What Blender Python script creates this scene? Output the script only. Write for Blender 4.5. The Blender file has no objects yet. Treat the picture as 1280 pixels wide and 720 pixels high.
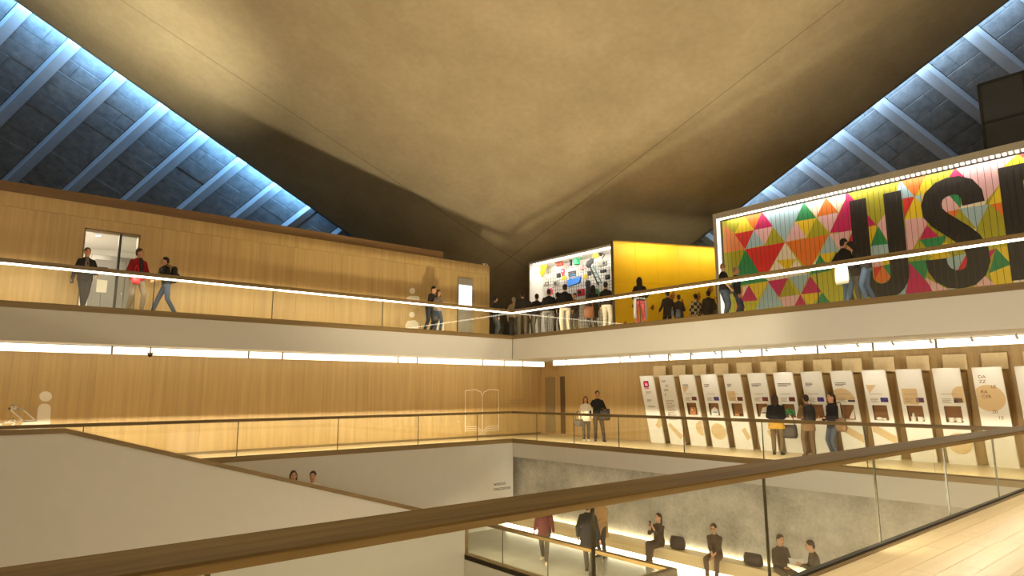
import bpy, bmesh, math, random
from mathutils import Vector, Matrix
random.seed(7)
V = Vector
PI = math.pi
SC = bpy.context.scene
COL = SC.collection

# ------------------------------------------------------------------ camera
FPX, PITCH, ROLL, YAW, EYE = 806.0, 0.1593, -0.00336, 0.8686, 1.75
CAM = V((0, 0, EYE))
FW = V((math.cos(YAW)*math.cos(PITCH), math.sin(YAW)*math.cos(PITCH), math.sin(PITCH)))
_rt = V((math.sin(YAW), -math.cos(YAW), 0)); _up = _rt.cross(FW)
RT = _rt*math.cos(ROLL) + _up*math.sin(ROLL); UP = RT.cross(FW)
cd = bpy.data.cameras.new('camera'); cam = bpy.data.objects.new('camera', cd); COL.objects.link(cam)
cd.sensor_width = 36; cd.sensor_fit = 'HORIZONTAL'; cd.lens = 36*FPX/1280; cd.clip_end = 500; cd.clip_start = 0.05
_m = Matrix((RT, UP, -FW)).transposed().to_4x4(); _m.translation = CAM
cam.matrix_world = _m
SC.camera = cam

# ------------------------------------------------------------------ world, exposure
w = bpy.data.worlds.new('dusk'); SC.world = w; w.use_nodes = True
w.node_tree.nodes['Background'].inputs[0].default_value = (0.10, 0.22, 0.45, 1)
w.node_tree.nodes['Background'].inputs[1].default_value = 0.06
SC.view_settings.view_transform = 'Standard'; SC.view_settings.look = 'None'
SC.view_settings.exposure = 0.0; SC.view_settings.gamma = 1.0; SC.view_settings.use_curve_mapping = False
SC.cycles.transparent_max_bounces = 24
SC.cycles.max_bounces = 8; SC.cycles.diffuse_bounces = 4; SC.cycles.glossy_bounces = 3
SC.cycles.sample_clamp_indirect = 6.0
SC.cycles.caustics_reflective = False; SC.cycles.caustics_refractive = False

# ------------------------------------------------------------------ large lights
WARM = (1.0, 0.83, 0.56)
def lamp_area(name, loc, aim, sx, sy, power, color=WARM, along=None, spread=PI):
    l = bpy.data.lights.new(name, 'AREA'); l.shape = 'RECTANGLE'; l.size = sx; l.size_y = sy
    l.energy = power; l.color = color; l.spread = spread
    o = bpy.data.objects.new(name, l); COL.objects.link(o)
    z = -(V(aim)).normalized()
    x = V(along) if along else (V((0, 0, 1)).cross(z) if abs(z.z) < .99 else V((1, 0, 0)))
    x = x.normalized(); z = (z - x*z.dot(x)).normalized(); y = z.cross(x)      # the long side keeps its direction
    m = Matrix((x, y, z)).transposed().to_4x4(); m.translation = V(loc); o.matrix_world = m
    return o
def lamp_spot(name, loc, target, power, angle, blend=.6, color=WARM, r=.12):
    l = bpy.data.lights.new(name, 'SPOT'); l.energy = power; l.color = color
    l.spot_size = math.radians(angle); l.spot_blend = blend; l.shadow_soft_size = r
    o = bpy.data.objects.new(name, l); COL.objects.link(o)
    o.location = loc; o.rotation_euler = (V(target)-V(loc)).to_track_quat('-Z', 'Y').to_euler()
    return o

# key dimensions (metres, z = 0 on the camera's floor)
XE, YE, YN = 15.84, 18.71, 3.2          # atrium edges: right, left, near
XW, YW = 18.8, 20.4                     # middle level walls behind the walkways
ZU, ZS, ZL = 3.83, 2.95, -3.05          # upper floor, soffit, lower floor
XM = 19.8                               # front of the upper galleries
SXE, SYE, PZ = 25.5, 28.0, 3.22         # roof shell: low corner
SA, SB, SL = 0.496, 0.481, 44.0
SK = -(SA+SB)/SL
def shell_z(x, y):
    s, t = SXE-x, SYE-y
    return PZ + SA*s + SB*t + SK*s*t

BLUE = (0.24, 0.58, 1.0)
# blue daylight coves along the two visible edges of the shell
for nm, a, b, out in (('cove_light_left', V((-8, SYE-.15, shell_z(-8, SYE)+.27)), V((11.6, SYE-.15, shell_z(11.6, SYE)+.27)), V((-.5, 1, -.1))),
                      ('cove_light_right', V((SXE-.15, -8, shell_z(SXE, -8)+.27)), V((SXE-.15, 15.5, shell_z(SXE, 15.5)+.27)), V((1, -.5, -.15)))):
    lamp_area(nm, (a+b)/2, out, (b-a).length, 0.25, (2600 if 'left' in nm else 1100), (BLUE if 'left' in nm else (.5, .74, 1)), along=(b-a))
# a strong uplight deep in the atrium: the balcony edges cut its light off across the shell
lamp_spot('atrium_uplight', (9.94, 9.8, -6.0), (13.0, 13.0, 12.0), 7200, 84, .6, WARM, .4)
# wall-top uplight grazing the shell, washes, and an added overhead ambient fill
lamp_spot('shell_uplight', (2.4, 22.4, 7.3), (3.2, 23.6, 14.0), 2400, 95, 1.0, (1, .88, .6))
lamp_area('shell_wash', (2, -3, 4.2), (0.45, 0.6, 1.0), 8, 1.0, 680, along=(1, -.6, 0))
lamp_area('gallery_wash', (20.3, 8, 8.3), (-0.7, 0.1, 1.0), 10, .3, 120, along=(0, 1, 0))
lamp_area('ambient_fill', (3, 2, 11.5), (0.25, .35, -1), 9, 9, 400)
# light lines under the handrails, cut off above by the rail itself
def rail_light(name, axis, a, b, fixed, z, power, sign=1, col=(1, .85, .58)):
    c = (a+b)/2
    if axis == 'x': lamp_area(name, (c, fixed, z), (0, sign, -.55), b-a, .006, power, col, along=(1, 0, 0))
    else: lamp_area(name, (fixed, c, z), (sign, 0, -.55), b-a, .006, power, col, along=(0, 1, 0))
rail_light('rail_light_upper_left', 'x', -5.5, 15.7, YE+.062, ZU+.893, 190)
rail_light('rail_light_upper_right', 'y', -5, 18.6, XE+.062, ZU+.893, 190)
rail_light('rail_light_middle_left', 'x', -5.5, 15.7, YE+.032, .9462, 280)
rail_light('rail_light_middle_right', 'y', -3.5, 18.6, XE+.032, .9462, 300)
rail_light('rail_light_lower', 'y', 9.2, 16.3, 12.14, ZL+.940, 90)
rail_light('rail_light_near', 'x', -3.9, 15.7, YN-.04, .965, 110, -1)
lamp_area('void_fill', (6.5, 8.5, -8.2), (.2, .35, 1), 4, .6, 420, WARM, along=(1, 0, 0))  # added unseen fill, lifts the lower fascia and parapet
# added unseen fill below the near balcony, brightening the lower concrete wall
lamp_area('lower_wall_fill', (7.5, 3.7, -.8), (1, .2, -.2), .2, 3, 380, (1, .88, .68))

# ------------------------------------------------------------------ helpers
def px_at(x, y, X=None, Y=None, Z=None):
    d = FW + RT*((x-640)/FPX) - UP*((y-360)/FPX)
    if X is not None: t = X/d.x
    elif Y is not None: t = Y/d.y
    else: t = (Z-EYE)/d.z
    return CAM + d*t

def lin(r, g, b):
    f = lambda c: (c/255/12.92) if c/255 <= .04045 else ((c/255+.055)/1.055)**2.4
    return (f(r), f(g), f(b), 1)

SCR = bpy.data.scenes.new('scratch')          # modifiers are applied here, removed at the end
class MB:
    def __init__(s): s.v = []; s.f = []; s.m = []
    def poly(s, pts, mi=0):
        n = len(s.v); s.v += [tuple(p) for p in pts]; s.f.append(tuple(range(n, n+len(pts)))); s.m.append(mi)
    def box(s, a, b, mi=0):
        x0, y0, z0 = [min(a[i], b[i]) for i in range(3)]; x1, y1, z1 = [max(a[i], b[i]) for i in range(3)]
        n = len(s.v)
        s.v += [(x0,y0,z0),(x1,y0,z0),(x1,y1,z0),(x0,y1,z0),(x0,y0,z1),(x1,y0,z1),(x1,y1,z1),(x0,y1,z1)]
        for f in ((0,3,2,1),(4,5,6,7),(0,1,5,4),(1,2,6,5),(2,3,7,6),(3,0,4,7)):
            s.f.append(tuple(n+i for i in f)); s.m.append(mi)
        return s
    def hexa(s, p, mi=0):
        n = len(s.v); s.v += [tuple(q) for q in p]
        for f in ((0,3,2,1),(4,5,6,7),(0,1,5,4),(1,2,6,5),(2,3,7,6),(3,0,4,7)):
            s.f.append(tuple(n+i for i in f)); s.m.append(mi)
        return s
    def prism(s, base, off, mi=0):
        n = len(s.v); k = len(base); off = V(off)
        s.v += [tuple(p) for p in base] + [tuple(V(p)+off) for p in base]
        s.f.append(tuple(range(n+k-1, n-1, -1))); s.f.append(tuple(range(n+k, n+2*k))); s.m += [mi, mi]
        for i in range(k):
            j = (i+1) % k; s.f.append((n+i, n+j, n+k+j, n+k+i)); s.m.append(mi)
        return s
    def rings(s, rs, cap=True, mi=0):
        n = len(s.v); k = len(rs[0])
        for r in rs: s.v += [tuple(p) for p in r]
        for i in range(len(rs)-1):
            for j in range(k):
                a = n+i*k+j; b = n+i*k+(j+1) % k
                s.f.append((a, b, b+k, a+k)); s.m.append(mi)
        if cap:
            s.f.append(tuple(n+k-1-i for i in range(k))); s.f.append(tuple(n+(len(rs)-1)*k+i for i in range(k))); s.m += [mi, mi]
        return s
    def tube(s, p0, p1, r0, r1=None, seg=10, caps=0, mi=0):
        p0, p1 = V(p0), V(p1); r1 = r0 if r1 is None else r1
        d = (p1-p0); d = d.normalized() if d.length > 1e-6 else V((0, 0, 1))
        a = d.orthogonal().normalized(); b = d.cross(a)
        def ring(c, r): return [c + a*(r*math.cos(2*PI*i/seg)) + b*(r*math.sin(2*PI*i/seg)) for i in range(seg)]
        rs = []
        if caps:
            for q in range(caps, 0, -1):
                t = PI/2*q/(caps+.15); rs.append(ring(p0 - d*(r0*math.sin(t)), r0*math.cos(t)))
        rs += [ring(p0, r0), ring(p1, r1)]
        if caps:
            for q in range(1, caps+1):
                t = PI/2*q/(caps+.15); rs.append(ring(p1 + d*(r1*math.sin(t)), r1*math.cos(t)))
        return s.rings(rs, True, mi)
    def path(s, pts, r, seg=6, mi=0):
        for a, b in zip(pts[:-1], pts[1:]): s.tube(a, b, r, r, seg, 1, mi)
        return s
    def ellip(s, c, r, seg=12, lat=8, rot=None, mi=0):
        c = V(c); rs = []
        for i in range(lat+1):
            t = -PI/2 + PI*(i+.08)/(lat+.16)
            ring = []
            for j in range(seg):
                p = V((r[0]*math.cos(t)*math.cos(2*PI*j/seg), r[1]*math.cos(t)*math.sin(2*PI*j/seg), r[2]*math.sin(t)))
                if rot is not None: p = rot @ p
                ring.append(c+p)
            rs.append(ring)
        return s.rings(rs, True, mi)
    def mesh(s, name='m'):
        me = bpy.data.meshes.new(name); me.from_pydata(s.v, [], s.f)
        if any(s.m): me.polygons.foreach_set('material_index', s.m)
        me.update(); return me
    def build(s, name, mat, parent=None, smooth=False):
        me = s.mesh(name)
        for m in (mat if isinstance(mat, (list, tuple)) else [mat]): me.materials.append(m)
        if smooth: me.polygons.foreach_set('use_smooth', [True]*len(me.polygons))
        return link(name, me, parent)
def link(name, me, parent=None):
    o = bpy.data.objects.new(name, me); COL.objects.link(o)
    if parent is not None: o.parent = parent
    return o
def tag(o, label=None, cat=None, group=None, kind=None):
    if label: o['label'] = label
    if cat: o['category'] = cat
    if group: o['group'] = group
    if kind: o['kind'] = kind
    return o
def empty(name, loc=(0, 0, 0), rz=0):
    o = bpy.data.objects.new(name, None); COL.objects.link(o); o.location = loc; o.rotation_euler = (0, 0, rz)
    o.empty_display_size = .1
    return o
def struct(o, label=None):
    o['kind'] = 'structure'
    if label: o['label'] = label
    return o
def bevel_obj(o, wdt, seg=2):
    m = o.modifiers.new('bevel', 'BEVEL'); m.width = wdt; m.segments = seg; m.limit_method = 'ANGLE'
    return o

# ------------------------------------------------------------------ materials
def nodes(name):
    m = bpy.data.materials.new(name); m.use_nodes = True
    nt = m.node_tree; return m, nt, nt.nodes['Principled BSDF']
def N(nt, t, **kw):
    n = nt.nodes.new(t)
    for k, v in kw.items():
        if k.startswith('i_'): n.inputs[k[2:].replace('_', ' ')].default_value = v
        else: setattr(n, k, v)
    return n
def plain(name, col, rough=.6, noise=.06, scale=30, bump=0.0, metal=0.0, spec=.5):
    m, nt, b = nodes(name)
    b.inputs['Roughness'].default_value = rough; b.inputs['Metallic'].default_value = metal
    b.inputs['Specular IOR Level'].default_value = spec
    g = N(nt, 'ShaderNodeNewGeometry'); tx = N(nt, 'ShaderNodeTexNoise'); tx.inputs['Scale'].default_value = scale; tx.inputs['Detail'].default_value = 4
    nt.links.new(g.outputs['Position'], tx.inputs['Vector'])
    mx = N(nt, 'ShaderNodeMixRGB', blend_type='MIX'); r = N(nt, 'ShaderNodeMapRange')
    r.inputs['From Min'].default_value = .3; r.inputs['From Max'].default_value = .7
    nt.links.new(tx.outputs['Fac'], r.inputs['Value']); nt.links.new(r.outputs['Result'], mx.inputs['Fac'])
    mx.inputs['Color1'].default_value = tuple(c*(1-noise) for c in col[:3])+(1,); mx.inputs['Color2'].default_value = tuple(min(1, c*(1+noise)) for c in col[:3])+(1,)
    nt.links.new(mx.outputs['Color'], b.inputs['Base Color'])
    if bump:
        bp = N(nt, 'ShaderNodeBump'); bp.inputs['Strength'].default_value = bump; bp.inputs['Distance'].default_value = .01
        nt.links.new(tx.outputs['Fac'], bp.inputs['Height']); nt.links.new(bp.outputs['Normal'], b.inputs['Normal'])
    return m
def wood(name, c1, c2, axis='z', rough=.45, fine=1.0, var=.12):
    """grain stretched along an axis, with a slight tone change per piece"""
    m, nt, b = nodes(name); b.inputs['Roughness'].default_value = rough
    g = N(nt, 'ShaderNodeNewGeometry'); mp = N(nt, 'ShaderNodeMapping')
    sc = {'z': (7, 7, .22), 'x': (.25, 9, 9), 'y': (9, .25, 9)}[axis]
    mp.inputs['Scale'].default_value = tuple(s*fine for s in sc)
    nt.links.new(g.outputs['Position'], mp.inputs['Vector'])
    oi = N(nt, 'ShaderNodeObjectInfo')
    ad = N(nt, 'ShaderNodeVectorMath', operation='ADD'); mu = N(nt, 'ShaderNodeVectorMath', operation='SCALE')
    cb = N(nt, 'ShaderNodeCombineXYZ')
    for k in 'XYZ': nt.links.new(oi.outputs['Random'], cb.inputs[k])
    nt.links.new(cb.outputs[0], mu.inputs[0]); mu.inputs['Scale'].default_value = 40
    nt.links.new(mp.outputs[0], ad.inputs[0]); nt.links.new(mu.outputs[0], ad.inputs[1])
    t1 = N(nt, 'ShaderNodeTexNoise'); t1.inputs['Scale'].default_value = 1.0; t1.inputs['Detail'].default_value = 6; t1.inputs['Roughness'].default_value = .62
    nt.links.new(ad.outputs[0], t1.inputs['Vector'])
    cr = N(nt, 'ShaderNodeValToRGB'); cr.color_ramp.elements[0].position = .32; cr.color_ramp.elements[0].color = c1
    cr.color_ramp.elements[1].position = .68; cr.color_ramp.elements[1].color = c2
    nt.links.new(t1.outputs['Fac'], cr.inputs['Fac'])
    hv = N(nt, 'ShaderNodeHueSaturation'); mr = N(nt, 'ShaderNodeMapRange')
    mr.inputs['To Min'].default_value = 1-var; mr.inputs['To Max'].default_value = 1+var
    nt.links.new(oi.outputs['Random'], mr.inputs['Value']); nt.links.new(mr.outputs['Result'], hv.inputs['Value'])
    nt.links.new(cr.outputs['Color'], hv.inputs['Color']); nt.links.new(hv.outputs['Color'], b.inputs['Base Color'])
    return m
def concrete(name, c1, c2, rough=.75, seams=None, scale=.8, board=False):
    m, nt, b = nodes(name); b.inputs['Roughness'].default_value = rough; b.inputs['Specular IOR Level'].default_value = .3
    g = N(nt, 'ShaderNodeNewGeometry')
    t1 = N(nt, 'ShaderNodeTexNoise'); t1.inputs['Scale'].default_value = scale; t1.inputs['Detail'].default_value = 8; t1.inputs['Roughness'].default_value = .65
    t2 = N(nt, 'ShaderNodeTexNoise'); t2.inputs['Scale'].default_value = scale*14; t2.inputs['Detail'].default_value = 5
    nt.links.new(g.outputs['Position'], t1.inputs['Vector']); nt.links.new(g.outputs['Position'], t2.inputs['Vector'])
    a = N(nt, 'ShaderNodeMath', operation='MULTIPLY_ADD'); a.inputs[1].default_value = .35
    nt.links.new(t2.outputs['Fac'], a.inputs[0]); nt.links.new(t1.outputs['Fac'], a.inputs[2])
    cr = N(nt, 'ShaderNodeValToRGB'); cr.color_ramp.elements[0].position = .45; cr.color_ramp.elements[0].color = c1
    cr.color_ramp.elements[1].position = .9; cr.color_ramp.elements[1].color = c2
    nt.links.new(a.outputs[0], cr.inputs['Fac']); last = cr.outputs['Color']
    if seams:
        sx = N(nt, 'ShaderNodeSeparateXYZ'); nt.links.new(g.outputs['Position'], sx.inputs[0])
        for ax, val, wd in seams:
            d = N(nt, 'ShaderNodeMath', operation='SUBTRACT'); d.inputs[1].default_value = val
            nt.links.new(sx.outputs[ax], d.inputs[0])
            ab = N(nt, 'ShaderNodeMath', operation='ABSOLUTE'); nt.links.new(d.outputs[0], ab.inputs[0])
            lt = N(nt, 'ShaderNodeMath', operation='LESS_THAN'); lt.inputs[1].default_value = wd; nt.links.new(ab.outputs[0], lt.inputs[0])
            f = N(nt, 'ShaderNodeMath', operation='MULTIPLY'); f.inputs[1].default_value = .45; nt.links.new(lt.outputs[0], f.inputs[0])
            mx = N(nt, 'ShaderNodeMixRGB', blend_type='MIX'); nt.links.new(f.outputs[0], mx.inputs['Fac'])
            nt.links.new(last, mx.inputs['Color1']); mx.inputs['Color2'].default_value = (.02, .015, .01, 1); last = mx.outputs['Color']
    nt.links.new(last, b.inputs['Base Color'])
    bp = N(nt, 'ShaderNodeBump'); bp.inputs['Strength'].default_value = .25; bp.inputs['Distance'].default_value = .02
    nt.links.new(a.outputs[0], bp.inputs['Height']); nt.links.new(bp.outputs['Normal'], b.inputs['Normal'])
    return m
def emit(name, col, s):
    m, nt, b = nodes(name); nt.nodes.remove(b)
    e = N(nt, 'ShaderNodeEmission'); e.inputs[0].default_value = tuple(col[:3])+(1,); e.inputs[1].default_value = s
    nt.links.new(e.outputs[0], nt.nodes['Material Output'].inputs[0]); return m
def glass(name, tint=(.95, .965, .945), ior=1.45):
    m, nt, b = nodes(name); nt.nodes.remove(b)
    t = N(nt, 'ShaderNodeBsdfTransparent'); t.inputs[0].default_value = tint+(1,)
    gl = N(nt, 'ShaderNodeBsdfGlossy'); gl.inputs['Roughness'].default_value = .0; gl.inputs[0].default_value = (.9, .9, .9, 1)
    # thin sheet: Schlick reflection on the outer face only
    lw = N(nt, 'ShaderNodeLayerWeight'); lw.inputs['Blend'].default_value = .5
    pw = N(nt, 'ShaderNodeMath', operation='POWER'); pw.inputs[1].default_value = 4.5; nt.links.new(lw.outputs['Facing'], pw.inputs[0])
    ma = N(nt, 'ShaderNodeMath', operation='MULTIPLY_ADD'); ma.inputs[1].default_value = .85; ma.inputs[2].default_value = .07; nt.links.new(pw.outputs[0], ma.inputs[0])
    ge = N(nt, 'ShaderNodeNewGeometry'); sb_ = N(nt, 'ShaderNodeMath', operation='SUBTRACT'); sb_.inputs[0].default_value = 1; nt.links.new(ge.outputs['Backfacing'], sb_.inputs[1])
    fm_ = N(nt, 'ShaderNodeMath', operation='MULTIPLY'); nt.links.new(ma.outputs[0], fm_.inputs[0]); nt.links.new(sb_.outputs[0], fm_.inputs[1])
    mx = N(nt, 'ShaderNodeMixShader')
    nt.links.new(fm_.outputs[0], mx.inputs[0]); nt.links.new(t.outputs[0], mx.inputs[1]); nt.links.new(gl.outputs[0], mx.inputs[2])
    nt.links.new(mx.outputs[0], nt.nodes['Material Output'].inputs[0]); return m

M = {}
M['oak'] = wood('oak_veneer', lin(180, 150, 98), lin(200, 170, 116), 'z', .42, fine=1.3, var=.035)
M['oak_dark'] = wood('oak_upstand', lin(118, 88, 54), lin(138, 106, 68), 'x', .55)
M['rail'] = wood('oak_rail', lin(96, 76, 44), lin(138, 114, 70), 'x', .4, fine=2.2)
M['rail_y'] = wood('oak_rail_y', lin(96, 76, 44), lin(138, 114, 70), 'y', .4, fine=2.2)
M['trim'] = wood('oak_edge_trim', lin(118, 96, 60), lin(142, 118, 76), 'x', .5)
M['trim_y'] = wood('oak_edge_trim_y', lin(118, 96, 60), lin(142, 118, 76), 'y', .5)
M['floor'] = wood('oak_floor', lin(214, 192, 148), lin(230, 210, 168), 'x', .3, var=.04)
M['floor_y'] = wood('oak_floor_y', lin(214, 192, 148), lin(230, 210, 168), 'y', .3, var=.04)
M['plaster'] = plain('white_plaster', lin(206, 202, 194), .8, .015, 3)
M['soffit'] = plain('soffit_plaster', lin(210, 206, 198), .8, .01, 3)
M['shell'] = concrete('shell_concrete', lin(158, 144, 116), lin(180, 166, 136), .8, seams=(('Y', 22.9, .02), ('X', 19.3, .02)), scale=.35)
M['concrete'] = concrete('wall_concrete', lin(146, 141, 128), lin(204, 199, 186), .6, scale=1.1)
M['screed'] = concrete('grey_screed', lin(150, 144, 130), lin(176, 170, 156), .35, scale=1.5)
M['board'] = concrete('woodwool_board', lin(110, 114, 118), lin(150, 154, 158), .9, scale=3.0)
M['rib'] = plain('painted_rib', lin(176, 182, 190), .7, .04, 2)
M['dark'] = plain('dark_void', lin(34, 31, 28), .9, .1, 4)
M['metal_dark'] = plain('dark_metal', lin(46, 48, 52), .45, .08, 10)
M['steel'] = plain('brushed_steel', lin(150, 148, 142), .35, .04, 20, metal=.6)
M['glass'] = glass('clear_glass')
M['smoke_glass'] = plain('smoked_glass', lin(44, 48, 54), .35, .1, 3)
M['joint'] = plain('glass_edge', lin(70, 66, 50), .3, .1, 10)
M['strip'] = emit('ceiling_strip', (1, .88, .64), 3.5)
M['led'] = emit('rail_led', (1, .9, .7), 7.0)
M['led_mid'] = emit('rail_led_mid', (1, .84, .56), 4.0)
M['led_near'] = emit('rail_led_near', (1, .84, .56), 4.0)
M['led_cool'] = emit('bench_led', (1, .9, .66), 30.0)
M['mural_led'] = emit('mural_led', (1, .95, .84), 1.5)
M['screen'] = emit('lit_screen', (.82, .92, 1), 2.6)
M['phone'] = emit('phone_screen', (.8, .9, 1), 3.0)
M['white'] = plain('white_paint', lin(236, 234, 228), .5, .01, 4)
M['picto'] = plain('picto_white', lin(240, 232, 216), .6, .01, 4)
M['grey'] = plain('grey_paint', lin(142, 138, 130), .6, .03, 5)
M['yellow'] = plain('yellow_paint', lin(240, 190, 0), .5, .03, 3)
M['black'] = plain('black_paint', lin(26, 22, 20), .6, .1, 10)
M['brown_niche'] = wood('niche_veneer', lin(120, 84, 50), lin(146, 104, 64), 'y', .6)
M['tan_print'] = plain('tan_print', lin(216, 190, 148), .7, .02, 6)
M['text'] = plain('text_ink', lin(64, 56, 52), .7, .05, 30)
M['text_soft'] = plain('text_ink_soft', lin(160, 146, 124), .7, .05, 30)
def C_(name, r, g, b, rough=.7, noise=.05, scale=12, bump=0): 
    if name not in M: M[name] = plain(name, lin(r, g, b), rough, noise, scale, bump)
    return M[name]

# ------------------------------------------------------------------ roof shell
def roof_shell():
    n = 72; mb = MB(); th = .22
    def P(i, j, up):
        s = SL*(i/n)**1.3; t = SL*(j/n)**1.3
        x, y = SXE-s, SYE-t
        return (x, y, shell_z(x, y)+(th if up else 0))
    for up in (0, 1):
        for i in range(n+1):
            for j in range(n+1): mb.v.append(P(i, j, up))
    k = n+1; K = k*k
    for i in range(n):
        for j in range(n):
            a, b, c, d = i*k+j, (i+1)*k+j, (i+1)*k+j+1, i*k+j+1
            mb.f.append((a, b, c, d)); mb.f.append((K+a, K+d, K+c, K+b)); mb.m += [0, 0]
    for i in range(n):
        mb.f.append((i*k, K+i*k, K+(i+1)*k, (i+1)*k)); mb.f.append((i, i+1, K+i+1, K+i)); mb.m += [0, 0]
    o = mb.build('ceiling', M['shell'], smooth=True)
    struct(o, 'sweeping raw concrete roof shell sagging over the atrium')
roof_shell()

def side_roof(side):
    """ribs run outwards above the shell edge, boards span between them"""
    left = side == 'left'
    gap = .75; rib_d = .20; rib_w = .20
    root = empty('ceiling_side_'+side); struct(root, 'dark boarded side roof with pale ribs on the '+side+' of the shell')
    # the ribs run skew to the shell edge and fall outwards
    if left:
        ks = [2.38+1.63*k for k in range(-7, 8)]
        def P(u, v, h): return V((u-.5*v, SYE+v, shell_z(u, SYE)+gap-.6*v+h))
    else:
        ks = [5.92+1.59*k for k in range(-6, 9)]
        def P(u, v, h): return V((SXE+v, u-.5*v, shell_z(SXE, u)+gap-.7*v+h))
    v0, v1 = -2.6, 8.0
    for u in ks:
        mb = MB(); e = V((rib_w, 0, 0)) if left else V((0, rib_w, 0))
        lo = [P(u, v0, 0)-e, P(u, v0, 0)+e, P(u, v1, 0)+e, P(u, v1, 0)-e]
        mb.hexa(lo + [p+V((0, 0, rib_d+.1)) for p in lo])
        mb.build('rib', M['rib'], root)
    rows = 19; dv = (v1-v0)/rows; rest = MB()
    for bi in range(len(ks)-1):
        ua, ub = ks[bi]+rib_w, ks[bi+1]-rib_w
        for r in range(rows):
            va, vb = v0+r*dv, v0+(r+1)*dv-.035
            cut = [ua, ub] if not (r % 3 == bi % 3 and 2 <= r < 10) else [ua, ua+(ub-ua)*(.35 if r % 2 else .62), ub]
            for c0, c1 in zip(cut[:-1], cut[1:]):
                c1 -= .02; h = rib_d+random.uniform(-.02, .012)
                def Q(u, v, hh):
                    # boards are planar between the two ribs of their bay
                    f = (u-ks[bi])/(ks[bi+1]-ks[bi]); return P(ks[bi], v, hh)*(1-f)+P(ks[bi+1], v, hh)*f
                lo = [Q(c0, va, h), Q(c1, va, h), Q(c1, vb, h), Q(c0, vb, h)]
                if True: MB().hexa(lo+[p+V((0, 0, .06)) for p in lo]).build('board', M['board'], root)
                else: rest.hexa(lo+[p+V((0, 0, .06)) for p in lo])
    if rest.v: rest.build('far_boards', M['board'], root)['kind'] = 'stuff'
    # roof skin above the boards
    mb = MB(); nv = 8
    for bi in range(len(ks)-1):
        for r in range(nv):
            va, vb = v0+(v1-v0)*r/nv, v0+(v1-v0)*(r+1)/nv
            lo = [P(ks[bi], va, rib_d+.2), P(ks[bi+1], va, rib_d+.2), P(ks[bi+1], vb, rib_d+.2), P(ks[bi], vb, rib_d+.2)]
            mb.hexa(lo+[p+V((0, 0, .2)) for p in lo])
    mb.build('roof_skin', M['dark'], root)
    # outer wall under the far ends of the ribs
    mb = MB()
    for bi in range(len(ks)-1):
        p, q = P(ks[bi], v1, .5), P(ks[bi+1], v1, .5)
        o = V((0, .2, 0)) if left else V((.2, 0, 0))
        p0, q0 = p.copy(), q.copy(); p0.z = q0.z = 2
        mb.hexa([p0, q0, q0+o, p0+o, p, q, q+o, p+o])
    mb.build('outer_wall', M['dark'], root)
side_roof('left'); side_roof('right')

# ------------------------------------------------------------------ floors, fascias, walls
def slab(name, boxes, mats, label):
    mb = MB()
    for b in boxes: mb.box(*b)
    return struct(mb.build(name, mats), label)

def planks(parent, x0, x1, y0, y1, z, along, wdt, mat, lmin=1.6, lmax=2.6):
    """floor boards with open joints"""
    a0, a1, b0, b1 = (x0, x1, y0, y1) if along == 'x' else (y0, y1, x0, x1)
    n = max(1, round((b1-b0)/wdt)); wdt = (b1-b0)/n
    for i in range(n):
        p = a0 - random.uniform(0, lmax)
        while p < a1:
            q = p + random.uniform(lmin, lmax); s, e = max(p, a0), min(q, a1)-.003
            if e - s > .1:
                u, v = b0+i*wdt, b0+(i+1)*wdt-.003
                bx = ((s, u, z), (e, v, z+.02)) if along == 'x' else ((u, s, z), (v, e, z+.02))
                MB().box(*bx).build('plank', mat, parent)
            p = q

# middle level
fm = slab('floor_middle', [((-8, YE, -.6), (XE, YW+.2, -.02)), ((XE, -6, -.6), (XW+.2, YW+.2, -.02)), ((-8, -6, -.6), (XE, YN, -.02))], M['plaster'], 'pale oak floor of the middle level walkways')
planks(fm, -2, 9.5, -2.4, YN-.1, -.02, 'x', .24, M['floor'])
planks(fm, 9.5, XE, -.6, YN-.1, -.02, 'x', .24, M['floor'])
planks(fm, XE+.02, XW, 2.5, 20.3, -.02, 'y', .42, M['floor_y'], 2.5, 4)
planks(fm, -.5, XE+.02, YE+.02, YW, -.02, 'x', .42, M['floor'], 2.5, 4)
MB().box((XE+.02, -6, -.02), (XW, 2.5, -.001)).build('floor_surface', M['floor_y'], fm)
MB().box((-8, YE+.02, -.02), (-.5, YW, -.001)).build('floor_surface', M['floor'], fm)
mb = MB(); mb.box((-8, -6, -.02), (-2, YN-.1, -.001)); mb.box((-2, -6, -.02), (XE, -2.4, -.001)); mb.box((9.5, -2.4, -.02), (XE, -.6, -.001)); mb.build('floor_surface', M['floor'], fm)
# oak edge trims round the void at middle level
struct(MB().box((-8, YE-.02, -.12), (XE-.02, YE+.06, .004)).build('trim_1', M['trim']), 'oak edge trim under left middle balustrade')
struct(MB().box((XE-.02, 3.2, -.12), (XE+.06, YE+.06, .004)).build('trim_2', M['trim_y']), 'oak edge trim under right middle balustrade')
struct(MB().box((-8, YN-.1, -.12), (XE+.06, YN+.02, .004)).build('trim_3', M['trim']), 'oak edge trim under the nearest balustrade')

# upper level
fu = slab('floor_upper', [((-8, YE, ZS), (XE, 30, ZU-.001)), ((XE, -8, ZS), (25, 27, ZU-.001))], [M['soffit']], 'upper gallery floor slab with white fascia')
MB().box((-8, YE+.06, ZU-.001), (XE+.06, YW, ZU+.006)).build('floor_surface', M['floor'], fu)
MB().box((XE+.06, -8, ZU-.001), (25, 27, ZU+.006)).build('floor_surface', M['floor_y'], fu)
struct(MB().box((-8, YE-.02, ZU-.12), (XE-.02, YE+.06, ZU+.01)).build('trim_4', M['trim']), 'oak edge trim along left upper balcony')
struct(MB().box((XE-.02, -8, ZU-.12), (XE+.06, YE+.06, ZU+.01)).build('trim_5', M['trim_y']), 'oak edge trim along right upper balcony')
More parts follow.
